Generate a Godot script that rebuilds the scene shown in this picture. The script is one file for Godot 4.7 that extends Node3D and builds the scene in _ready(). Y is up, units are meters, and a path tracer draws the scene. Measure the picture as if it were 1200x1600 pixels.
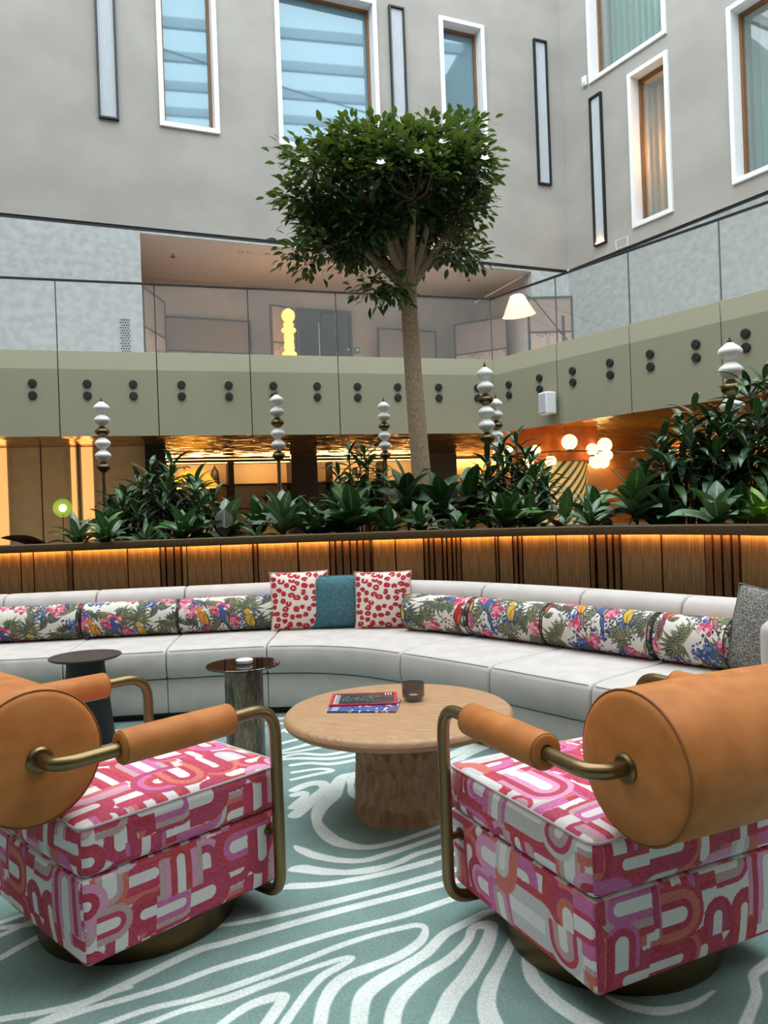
extends Node3D
# An atrium lounge: curved sofa before a planted ring wall, two swivel chairs, balcony and upper walls behind.
# Plan points are (x, d) with d the distance ahead of the camera; V() turns them into Godot's axes.

var rng := RandomNumberGenerator.new()
var counts := {}
var M := {}


class G:
	# collects triangles with explicit normals; the winding follows the normals
	var v := PackedVector3Array()
	var n := PackedVector3Array()
	var t := PackedVector2Array()

	func tri(a: Vector3, b: Vector3, c: Vector3, na: Vector3, nb: Vector3, nc: Vector3, ua := Vector2.ZERO, ub := Vector2.ZERO, uc := Vector2.ZERO) -> void:
		if (b - a).cross(c - a).dot(na + nb + nc) > 0.0:
			v.append(a); v.append(c); v.append(b)
			n.append(na); n.append(nc); n.append(nb)
			t.append(ua); t.append(uc); t.append(ub)
		else:
			v.append(a); v.append(b); v.append(c)
			n.append(na); n.append(nb); n.append(nc)
			t.append(ua); t.append(ub); t.append(uc)

	func quad(a: Vector3, b: Vector3, c: Vector3, d: Vector3, nn: Vector3, ua := Vector2(0, 0), ub := Vector2(1, 0), uc := Vector2(1, 1), ud := Vector2(0, 1)) -> void:
		tri(a, b, c, nn, nn, nn, ua, ub, uc)
		tri(a, c, d, nn, nn, nn, ua, uc, ud)

	func grid(P: Array, N: Array, U: Array) -> void:
		for i in P.size() - 1:
			for j in P[i].size() - 1:
				var a: Vector3 = P[i][j]
				var b: Vector3 = P[i][j + 1]
				var c: Vector3 = P[i + 1][j + 1]
				var d: Vector3 = P[i + 1][j]
				if not (a.is_equal_approx(b)):
					tri(a, b, c, N[i][j], N[i][j + 1], N[i + 1][j + 1], U[i][j], U[i][j + 1], U[i + 1][j + 1])
				if not (c.is_equal_approx(d)):
					tri(a, c, d, N[i][j], N[i + 1][j + 1], N[i + 1][j], U[i][j], U[i + 1][j + 1], U[i + 1][j])

	func sheet(P: Array, U: Array, up: Vector3) -> void:
		# a grid whose normals come from its neighbours, turned towards up
		var N := []
		var rows := P.size()
		var cols: int = P[0].size()
		for i in rows:
			var row := PackedVector3Array()
			for j in cols:
				var du: Vector3 = P[i][mini(j + 1, cols - 1)] - P[i][maxi(j - 1, 0)]
				var dv: Vector3 = P[mini(i + 1, rows - 1)][j] - P[maxi(i - 1, 0)][j]
				var nn := du.cross(dv).normalized()
				if nn == Vector3.ZERO:
					nn = up
				row.append(nn if nn.dot(up) >= 0.0 else -nn)
			N.append(row)
		grid(P, N, U)

	func lathe(prof: PackedVector2Array, seg: int, xf := Transform3D(), wob := 0.0, lobes := 0) -> void:
		var k := prof.size()
		var fn := PackedVector2Array()
		for i in k - 1:
			var e := prof[i + 1] - prof[i]
			fn.append(Vector2(e.y, -e.x).normalized())
		for i in k - 1:
			var n0 := fn[i]
			var n1 := fn[i]
			if i > 0 and fn[i - 1].dot(fn[i]) > 0.75:
				n0 = (fn[i - 1] + fn[i]).normalized()
			if i < k - 2 and fn[i + 1].dot(fn[i]) > 0.75:
				n1 = (fn[i + 1] + fn[i]).normalized()
			for s in seg:
				var q := [s, s + 1]
				var P := []
				var N := []
				for h in 2:
					var a: float = TAU * q[h] / seg
					var dir := Vector3(cos(a), 0, sin(a))
					var w := 1.0 + (wob * cos(a * lobes) if lobes > 0 else 0.0)
					P.append(xf * (dir * prof[i].x * w + Vector3(0, prof[i].y, 0)))
					P.append(xf * (dir * prof[i + 1].x * w + Vector3(0, prof[i + 1].y, 0)))
					var side := Vector3(-sin(a), 0, cos(a)) * (wob * lobes * sin(a * lobes) if lobes > 0 else 0.0)
					N.append((xf.basis * (dir * n0.x + Vector3(0, n0.y, 0) + side)).normalized())
					N.append((xf.basis * (dir * n1.x + Vector3(0, n1.y, 0) + side)).normalized())
				var u0: float = float(q[0]) / seg
				var u1: float = float(q[1]) / seg
				var v0: float = float(i) / (k - 1)
				var v1: float = float(i + 1) / (k - 1)
				if prof[i].x > 1e-6:
					tri(P[0], P[2], P[3], N[0], N[2], N[3], Vector2(u0, v0), Vector2(u1, v0), Vector2(u1, v1))
				if prof[i + 1].x > 1e-6:
					tri(P[0], P[3], P[1], N[0], N[3], N[1], Vector2(u0, v0), Vector2(u1, v1), Vector2(u0, v1))

	func tube(pts: PackedVector3Array, r0: float, seg := 10, r1 := -1.0, caps := true) -> void:
		if r1 < 0.0:
			r1 = r0
		var k := pts.size()
		var P := []
		var N := []
		var U := []
		var side := Vector3.ZERO
		var run := 0.0
		for i in k:
			var tn := (pts[mini(i + 1, k - 1)] - pts[maxi(i - 1, 0)]).normalized()
			if side == Vector3.ZERO:
				side = tn.cross(Vector3.UP if absf(tn.y) < 0.9 else Vector3.RIGHT).normalized()
			side = (side - tn * side.dot(tn)).normalized()
			var up := tn.cross(side)
			if i > 0:
				run += pts[i].distance_to(pts[i - 1])
			var rr := lerpf(r0, r1, float(i) / (k - 1))
			var rp := PackedVector3Array()
			var rn := PackedVector3Array()
			var ru := PackedVector2Array()
			for s in seg + 1:
				var a := TAU * s / seg
				var d := side * cos(a) + up * sin(a)
				rp.append(pts[i] + d * rr)
				rn.append(d)
				ru.append(Vector2(run, float(s) / seg))
			P.append(rp); N.append(rn); U.append(ru)
		grid(P, N, U)
		if caps:
			for e in [0, k - 1]:
				var out: Vector3 = (pts[0] - pts[1]).normalized() if e == 0 else (pts[k - 1] - pts[k - 2]).normalized()
				for s in seg:
					tri(pts[e], P[e][s], P[e][s + 1], out, out, out)

	func rbox(size: Vector3, r: float, xf := Transform3D(), crown := 0.0, uvs := 1.0, seg := 4, taper := 0.0, puff := 0.0) -> void:
		var h := size / 2.0
		r = minf(r, minf(h.x, minf(h.y, h.z)))
		var inner := h - Vector3(r, r, r)
		var off := Vector2(xf.origin.x * 0.37 + xf.origin.z * 0.2, xf.origin.y * 0.53)
		for ax in 3:
			var bx := (ax + 1) % 3
			var cx := (ax + 2) % 3
			var ts := []
			for w in [bx, cx]:
				var l := PackedFloat32Array()
				for i in seg + 1:
					l.append(-h[w] + r * (1.0 - cos(PI * 0.5 * i / seg)) if seg > 1 else (-h[w] if i == 0 else -inner[w]))
				var mid := 6 if crown != 0.0 or puff != 0.0 else 1
				for i in range(1, mid):
					l.append(lerpf(-inner[w], inner[w], float(i) / mid))
				for i in range(seg, -1, -1):
					l.append(h[w] - r * (1.0 - cos(PI * 0.5 * i / seg)) if seg > 1 else (h[w] if i == 0 else inner[w]))
				ts.append(l)
			for sg in [-1.0, 1.0]:
				var P := []
				var N := []
				var U := []
				for a in ts[0]:
					var rp := PackedVector3Array()
					var rn := PackedVector3Array()
					var ru := PackedVector2Array()
					for b in ts[1]:
						var p := Vector3.ZERO
						p[ax] = h[ax] * sg
						p[bx] = a
						p[cx] = b
						var q := p.clamp(-inner, inner)
						var d := (p - q)
						d = d.normalized() if r > 1e-6 else Vector3.ZERO
						if r <= 1e-6:
							d[ax] = sg
						var o := q + d * r
						var e := Vector3(1.0 - pow(absf(o.x / h.x), 2.0), 1.0 - pow(absf(o.y / h.y), 2.0), 1.0 - pow(absf(o.z / h.z), 2.0))
						var nn := d
						if o.y > 0.0 and crown != 0.0:
							o.y += crown * e.x * e.z
							nn = (nn + Vector3(2.0 * o.x / (h.x * h.x) * e.z, 0, 2.0 * o.z / (h.z * h.z) * e.x) * crown * maxf(d.y, 0.0)).normalized()
						if puff != 0.0:
							o.x += signf(d.x) * absf(d.x) * puff * e.y * e.z
							o.z += signf(d.z) * absf(d.z) * puff * e.x * e.y
						if taper != 0.0:
							var f := 1.0 - taper * clampf((h.y - o.y) / size.y, 0.0, 1.0)
							o.x *= f
							o.z *= f
						rp.append(xf * o)
						rn.append((xf.basis * nn).normalized())
						var uv := Vector2(o.x, -o.z) if ax == 1 else (Vector2(o.z, -o.y) if ax == 0 else Vector2(o.x, -o.y))
						ru.append((uv + off + Vector2(ax * 0.31, ax * 0.17 + sg * 0.11)) * uvs)
					P.append(rp); N.append(rn); U.append(ru)
				grid(P, N, U)

	func box(a: Vector3, b: Vector3, xf := Transform3D(), uvs := 1.0) -> void:
		# a plain slab between two corners, flat sides
		for ax in 3:
			var bx := (ax + 1) % 3
			var cx := (ax + 2) % 3
			for sg in 2:
				var q := []
				var us := []
				for k in [[0, 0], [1, 0], [1, 1], [0, 1]]:
					var p := Vector3.ZERO
					p[ax] = b[ax] if sg == 1 else a[ax]
					p[bx] = b[bx] if k[0] == 1 else a[bx]
					p[cx] = b[cx] if k[1] == 1 else a[cx]
					q.append(xf * p)
					us.append((Vector2(p.x, -p.z) if ax == 1 else (Vector2(p.z, -p.y) if ax == 0 else Vector2(p.x, -p.y))) * uvs)
				var nn := Vector3.ZERO
				nn[ax] = 1.0 if sg == 1 else -1.0
				quad(q[0], q[1], q[2], q[3], (xf.basis * nn).normalized(), us[0], us[1], us[2], us[3])

	func prism(poly: PackedVector2Array, y0: float, y1: float, xf := Transform3D(), uvs := 1.0) -> void:
		# poly in (x, z) carried from y0 to y1
		var area := 0.0
		for i in poly.size():
			area += poly[i].cross(poly[(i + 1) % poly.size()])
		var ids := Geometry2D.triangulate_polygon(poly)
		for y in [y0, y1]:
			var nn := xf.basis * Vector3(0, 1.0 if y == y1 else -1.0, 0)
			for i in range(0, ids.size(), 3):
				var q := []
				for k in 3:
					q.append(Vector3(poly[ids[i + k]].x, y, poly[ids[i + k]].y))
				tri(xf * q[0], xf * q[1], xf * q[2], nn, nn, nn, poly[ids[i]] * uvs, poly[ids[i + 1]] * uvs, poly[ids[i + 2]] * uvs)
		var run := 0.0
		for i in poly.size():
			var a := poly[i]
			var b := poly[(i + 1) % poly.size()]
			var e := (b - a)
			var nn2 := Vector2(e.y, -e.x).normalized() * signf(area)
			var l := e.length()
			quad(xf * Vector3(a.x, y0, a.y), xf * Vector3(b.x, y0, b.y), xf * Vector3(b.x, y1, b.y), xf * Vector3(a.x, y1, a.y), xf.basis * Vector3(nn2.x, 0, nn2.y), Vector2(run, -y0) * uvs, Vector2(run + l, -y0) * uvs, Vector2(run + l, -y1) * uvs, Vector2(run, -y1) * uvs)
			run += l

	func mesh() -> ArrayMesh:
		var a := []
		a.resize(Mesh.ARRAY_MAX)
		a[Mesh.ARRAY_VERTEX] = v
		a[Mesh.ARRAY_NORMAL] = n
		a[Mesh.ARRAY_TEX_UV] = t
		var m := ArrayMesh.new()
		m.add_surface_from_arrays(Mesh.PRIMITIVE_TRIANGLES, a)
		return m


class Way:
	# a line in plan with its length; at() gives place, direction and the normal to its left (away from the lounge)
	var p := PackedVector2Array()
	var l := PackedFloat32Array()

	func _init(points: PackedVector2Array) -> void:
		p = points
		l.append(0.0)
		for i in range(1, p.size()):
			l.append(l[i - 1] + p[i].distance_to(p[i - 1]))

	func total() -> float:
		return l[l.size() - 1]

	func spot(s: float) -> Vector2:
		var i := clampi(l.bsearch(s) - 1, 0, p.size() - 2)
		return p[i].lerp(p[i + 1], (s - l[i]) / maxf(l[i + 1] - l[i], 1e-6))

	func dir(s: float) -> Vector2:
		return (spot(minf(s + 0.04, total())) - spot(maxf(s - 0.04, 0.0))).normalized()

	func at(s: float, off: float) -> Vector2:
		var d := dir(s)
		return spot(s) + Vector2(-d.y, d.x) * off

	func near(q: Vector2) -> float:
		var best := 0.0
		var far := 1e9
		for i in 400:
			var s := total() * i / 399.0
			var e := spot(s).distance_squared_to(q)
			if e < far:
				far = e
				best = s
		return best


func V(x: float, y: float, d: float) -> Vector3:
	return Vector3(x, y, -d)


func F(p: Vector2, y := 0.0) -> Vector3:
	return Vector3(p.x, y, -p.y)


func sweep(g: G, way: Way, s0: float, s1: float, prof: PackedVector2Array, r := 0.0, step := 0.08, uvs := 1.0) -> void:
	# carries a closed (offset, height) outline along a way, its two ends rounded over r
	var area := 0.0
	var k := prof.size()
	var mid := Vector2.ZERO
	for i in k:
		area += prof[i].cross(prof[(i + 1) % k])
		mid += prof[i] / k
	var pn := PackedVector2Array()
	var un := PackedFloat32Array([0.0])
	for i in k:
		var e0 := (prof[i] - prof[(i + k - 1) % k]).normalized()
		var e1 := (prof[(i + 1) % k] - prof[i]).normalized()
		pn.append((Vector2(e0.y, -e0.x) + Vector2(e1.y, -e1.x)).normalized() * signf(area))
		un.append(un[i] + prof[i].distance_to(prof[(i + 1) % k]))
	var ss := []
	if r > 0.0:
		for i in 4:
			var a := PI * 0.5 * i / 4.0
			ss.append([s0 + r * (1.0 - sin(a)) if false else s0 + r * (1.0 - cos(a)), r * (1.0 - sin(a)), -cos(a)])
	var cnt := maxi(1, int(ceil((s1 - s0 - 2.0 * r) / step)))
	for i in cnt + 1:
		ss.append([lerpf(s0 + r, s1 - r, float(i) / cnt), 0.0, 0.0])
	if r > 0.0:
		for i in range(3, -1, -1):
			var a := PI * 0.5 * i / 4.0
			ss.append([s1 - r * (1.0 - cos(a)), r * (1.0 - sin(a)), cos(a)])
	var P := []
	var N := []
	var U := []
	for e in ss:
		var d := way.dir(e[0])
		var rp := PackedVector3Array()
		var rn := PackedVector3Array()
		var ru := PackedVector2Array()
		for j in k + 1:
			var q: Vector2 = prof[j % k] - pn[j % k] * e[1]
			rp.append(F(way.at(e[0], q.x), q.y))
			var flat: Vector2 = Vector2(-d.y, d.x) * pn[j % k].x
			rn.append((Vector3(flat.x, pn[j % k].y, -flat.y) * sqrt(maxf(0.0, 1.0 - e[2] * e[2])) + Vector3(d.x, 0, -d.y) * e[2]).normalized())
			ru.append(Vector2(e[0], un[j]) * uvs)
		P.append(rp); N.append(rn); U.append(ru)
	# sharp corners keep their own normals
	for i in P.size() - 1:
		for j in k:
			var ed := (prof[(j + 1) % k] - prof[j]).normalized()
			var fn := Vector2(ed.y, -ed.x) * signf(area)
			var q := []
			for w in [[i, j], [i, j + 1], [i + 1, j + 1], [i + 1, j]]:
				var nn: Vector3 = N[w[0]][w[1]]
				if pn[w[1] % k].dot(fn) < 0.85:
					var d2 := way.dir(ss[w[0]][0])
					var fl: Vector2 = Vector2(-d2.y, d2.x) * fn.x
					nn = (Vector3(fl.x, fn.y, -fl.y) * sqrt(maxf(0.0, 1.0 - ss[w[0]][2] * ss[w[0]][2])) + Vector3(d2.x, 0, -d2.y) * ss[w[0]][2]).normalized()
				q.append([P[w[0]][w[1]], nn, U[w[0]][w[1]]])
			g.tri(q[0][0], q[1][0], q[2][0], q[0][1], q[1][1], q[2][1], q[0][2], q[1][2], q[2][2])
			g.tri(q[0][0], q[2][0], q[3][0], q[0][1], q[2][1], q[3][1], q[0][2], q[2][2], q[3][2])
	for e in [0, P.size() - 1]:
		var d := way.dir(ss[e][0]) * (-1.0 if e == 0 else 1.0)
		var out := Vector3(d.x, 0, -d.y)
		var flat := PackedVector2Array()
		for j in k:
			flat.append(prof[j] - pn[j] * ss[e][1])
		var ids := Geometry2D.triangulate_polygon(flat)
		for j in range(0, ids.size(), 3):
			g.tri(P[e][ids[j]], P[e][ids[j + 1]], P[e][ids[j + 2]], out, out, out, flat[ids[j]] * uvs, flat[ids[j + 1]] * uvs, flat[ids[j + 2]] * uvs)


func numbered(called: String, parent: Node) -> String:
	var key := str(parent.get_instance_id()) + called
	counts[key] = counts.get(key, -1) + 1
	return called if counts[key] == 0 else "%s_%03d" % [called, counts[key]]


func thing(called: String, label: String, category: String, at := Vector3.ZERO, turn := 0.0, group := "") -> Node3D:
	var o := Node3D.new()
	o.name = numbered(called, self)
	add_child(o, true)
	o.position = at
	o.rotation.y = turn
	tag(o, label, category, group)
	return o


func tag(o: Node3D, label: String, category := "", group := "", kind := "") -> Node3D:
	o.set_meta("label", label)
	if category:
		o.set_meta("category", category)
	if group:
		o.set_meta("group", group)
	if kind:
		o.set_meta("kind", kind)
	return o


func put(called: String, g: Variant, m: Material, parent: Node = self, xf := Transform3D()) -> MeshInstance3D:
	var o := MeshInstance3D.new()
	o.name = numbered(called, parent)
	o.mesh = g.mesh() if g is G else g
	o.material_override = m
	o.transform = xf
	parent.add_child(o, true)
	return o


func struct(called: String, g: Variant, m: Material, label := "", xf := Transform3D()) -> MeshInstance3D:
	var o := put(called, g, m, self, xf)
	o.set_meta("kind", "structure")
	if label:
		o.set_meta("label", label)
	return o


func circle(n: int, r: float, c := Vector2.ZERO, ry := -1.0) -> PackedVector2Array:
	var p := PackedVector2Array()
	for i in n:
		p.append(c + Vector2(cos(TAU * i / n) * r, sin(TAU * i / n) * (r if ry < 0.0 else ry)))
	return p


func bend(pts: Array, r: float, n := 6) -> PackedVector3Array:
	# a line of straight pieces with its corners rounded to r
	var o := PackedVector3Array([pts[0]])
	for i in range(1, pts.size() - 1):
		var a: Vector3 = pts[i - 1]
		var b: Vector3 = pts[i]
		var c: Vector3 = pts[i + 1]
		var rr := minf(r, minf(a.distance_to(b), b.distance_to(c)) * 0.49)
		var p0 := b + (a - b).normalized() * rr
		var p1 := b + (c - b).normalized() * rr
		for k in n + 1:
			var f := float(k) / n
			o.append(p0.lerp(b, f).lerp(b.lerp(p1, f), f))
	o.append(pts[pts.size() - 1])
	return o


func smooth_line(c: PackedVector2Array, n := 12) -> PackedVector2Array:
	var o := PackedVector2Array()
	for i in c.size() - 1:
		for k in n:
			o.append(c[i].cubic_interpolate(c[i + 1], c[maxi(i - 1, 0)], c[mini(i + 2, c.size() - 1)], float(k) / n))
	o.append(c[c.size() - 1])
	return o


func _ready() -> void:
	rng.seed = 7
	# camera: level, eye 1.3 m up, rolled 2.1 degrees as the picture is
	var cam := Camera3D.new()
	cam.name = "camera"
	cam.position = Vector3(0, 1.3, 0)
	cam.rotation_degrees = Vector3(0, 0, -2.1)
	cam.fov = 67.38
	cam.near = 0.05
	cam.far = 200.0
	add_child(cam)
	cam.current = true
	var env := Environment.new()
	env.background_mode = Environment.BG_SKY
	var sm := ProceduralSkyMaterial.new()
	sm.sky_top_color = Color("dde5ea")
	sm.sky_horizon_color = Color("e6ebee")
	sm.ground_bottom_color = Color("6a6a6a")
	sm.ground_horizon_color = Color("b0b4b8")
	sm.sky_energy_multiplier = 1.0
	var sky := Sky.new()
	sky.sky_material = sm
	env.sky = sky
	env.background_energy_multiplier = 3.2
	env.tonemap_mode = Environment.TONE_MAPPER_LINEAR
	env.tonemap_exposure = 2.1
	env.sdfgi_enabled = true
	env.ssao_enabled = true
	env.ssil_enabled = true
	var we := WorldEnvironment.new()
	we.name = "world"
	we.environment = env
	add_child(we)

	materials()
	shell()
	upper_walls()
	balcony()
	lobby()
	ground_floor()
	planter()
	sofa()
	armchair("swivel armchair in pink arch print with tan leather roll, at the left of the picture", -0.862, 2.566, 0.761)
	armchair("swivel armchair in pink arch print with tan leather roll, at the right of the picture", 0.643, 2.335, -0.435)
	tables()
	tree()
	lamp_posts()
	plants()


# ---------------------------------------------------------------- materials
func mt(hex: String, rough := 0.7, metal := 0.0) -> StandardMaterial3D:
	var m := StandardMaterial3D.new()
	m.albedo_color = Color(hex)
	m.roughness = rough
	m.metallic = metal
	return m


func noise(freq: float, sd := 1, oct := 4, kind := FastNoiseLite.TYPE_SIMPLEX_SMOOTH) -> FastNoiseLite:
	var f := FastNoiseLite.new()
	f.seed = sd
	f.noise_type = kind
	f.frequency = freq
	f.fractal_octaves = oct
	return f


func noise_tex(f: FastNoiseLite, stops: Array, size := 512, as_normal := false, bump := 4.0) -> NoiseTexture2D:
	var t := NoiseTexture2D.new()
	t.width = size
	t.height = size
	t.seamless = true
	t.noise = f
	if as_normal:
		t.as_normal_map = true
		t.bump_strength = bump
	else:
		var gr := Gradient.new()
		gr.offsets = PackedFloat32Array()
		gr.colors = PackedColorArray()
		for i in stops.size():
			gr.add_point(stops[i][0], Color(stops[i][1]))
		t.color_ramp = gr
	return t


func nmat(f: FastNoiseLite, stops: Array, rough: float, scale: Vector3, world := true, metal := 0.0, size := 512) -> StandardMaterial3D:
	var m := StandardMaterial3D.new()
	m.albedo_texture = noise_tex(f, stops, size)
	m.roughness = rough
	m.metallic = metal
	m.uv1_scale = scale
	if world:
		m.uv1_triplanar = true
		m.uv1_world_triplanar = true
	return m


func lamp_mat(hex: String, energy: float) -> StandardMaterial3D:
	var m := mt(hex, 0.4)
	m.emission_enabled = true
	m.emission = Color(hex)
	m.emission_energy_multiplier = energy
	return m


func glass_mat(hex: String, alpha: float, rough := 0.0) -> StandardMaterial3D:
	var m := mt(hex, rough)
	m.albedo_color.a = alpha
	m.transparency = BaseMaterial3D.TRANSPARENCY_ALPHA
	return m


func tex_of(data: PackedByteArray, w: int, h: int) -> ImageTexture:
	return ImageTexture.create_from_image(Image.create_from_data(w, h, false, Image.FORMAT_RGB8, data))


func tex_mat(t: Texture2D, rough := 0.8) -> StandardMaterial3D:
	var m := StandardMaterial3D.new()
	m.albedo_texture = t
	m.roughness = rough
	return m


class Art:
	# a small painting board: RGB bytes with wrapping stamps
	var w: int
	var h: int
	var d := PackedByteArray()

	func _init(ww: int, hh: int, c: Color) -> void:
		w = ww
		h = hh
		d.resize(w * h * 3)
		for i in w * h:
			d[i * 3] = c.r8
			d[i * 3 + 1] = c.g8
			d[i * 3 + 2] = c.b8

	func dot(x: int, y: int, c: Color, a := 1.0) -> void:
		var i := (posmod(y, h) * w + posmod(x, w)) * 3
		if a >= 1.0:
			d[i] = c.r8
			d[i + 1] = c.g8
			d[i + 2] = c.b8
		else:
			d[i] = int(lerpf(d[i], c.r8, a))
			d[i + 1] = int(lerpf(d[i + 1], c.g8, a))
			d[i + 2] = int(lerpf(d[i + 2], c.b8, a))

	func oval(c: Vector2, rx: float, ry: float, turn: float, col: Color, edge := Color(0, 0, 0, 0), tip := 2.0) -> void:
		# tip 2 is an ellipse, less is a pointed leaf
		var r := int(ceil(maxf(rx, ry))) + 1
		var ca := cos(turn)
		var sa := sin(turn)
		for y in range(-r, r + 1):
			for x in range(-r, r + 1):
				var u := (x * ca + y * sa) / rx
				var v := (-x * sa + y * ca) / ry
				var q := pow(absf(u), tip) + absf(v) if tip != 2.0 else u * u + v * v
				if q < 1.0:
					dot(int(c.x) + x, int(c.y) + y, edge if edge.a > 0.0 and q > 0.78 else col)

	func line(a: Vector2, b: Vector2, wd: float, col: Color) -> void:
		var lo := (a.min(b) - Vector2(wd, wd)).floor()
		var hi := (a.max(b) + Vector2(wd, wd)).ceil()
		var e := b - a
		var ll := maxf(e.length_squared(), 1e-6)
		for y in range(int(lo.y), int(hi.y) + 1):
			for x in range(int(lo.x), int(hi.x) + 1):
				var p := Vector2(x, y)
				var f := clampf((p - a).dot(e) / ll, 0.0, 1.0)
				if p.distance_squared_to(a + e * f) < wd * wd * 0.25:
					dot(x, y, col)

	func speck(amount: float, rr: RandomNumberGenerator, sx := 1, sy := 1) -> void:
		for y in range(0, h, sy):
			for x in range(0, w, sx):
				var k := 1.0 + rr.randf_range(-amount, amount)
				for yy in sy:
					for xx in sx:
						var i := ((y + yy) % h * w + (x + xx) % w) * 3
						d[i] = clampi(int(d[i] * k), 0, 255)
						d[i + 1] = clampi(int(d[i + 1] * k), 0, 255)
						d[i + 2] = clampi(int(d[i + 2] * k), 0, 255)

	func tex() -> ImageTexture:
		return ImageTexture.create_from_image(Image.create_from_data(w, h, false, Image.FORMAT_RGB8, d))


const CW := 2048          # carpet picture: 7.2 m square, x from -3.6, d from -1.6
const CM := 7.2
var pile := PackedFloat32Array()


func st(s: Array) -> void:
	# one pale yarn line of the carpet: x, d, width triples through which a smooth line runs
	var c := PackedVector2Array()
	var wd := PackedFloat32Array()
	for i in range(0, s.size(), 3):
		c.append(Vector2(s[i], s[i + 1]))
		wd.append(s[i + 2])
	var k := float(CW) / CM
	for i in c.size() - 1:
		var pre := c[maxi(i - 1, 0)]
		var post := c[mini(i + 2, c.size() - 1)]
		for q in 6:
			var f0 := q / 6.0
			var f1 := (q + 1) / 6.0
			var a := (c[i].cubic_interpolate(c[i + 1], pre, post, f0) - Vector2(-3.6, -1.6)) * k
			var b := (c[i].cubic_interpolate(c[i + 1], pre, post, f1) - Vector2(-3.6, -1.6)) * k
			var r0 := lerpf(wd[i], wd[i + 1], f0) * k * 0.5
			var r1 := lerpf(wd[i], wd[i + 1], f1) * k * 0.5
			var rm := maxf(r0, r1) + 1.5
			var e := b - a
			var ll := maxf(e.length_squared(), 1e-6)
			for y in range(maxi(0, int(minf(a.y, b.y) - rm)), mini(CW - 1, int(maxf(a.y, b.y) + rm)) + 1):
				for x in range(maxi(0, int(minf(a.x, b.x) - rm)), mini(CW - 1, int(maxf(a.x, b.x) + rm)) + 1):
					var p := Vector2(x, y)
					var f := clampf((p - a).dot(e) / ll, 0.0, 1.0)
					var v := clampf(lerpf(r0, r1, f) - p.distance_to(a + e * f) + 0.5, 0.0, 1.0)
					if v > pile[y * CW + x]:
						pile[y * CW + x] = v


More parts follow.
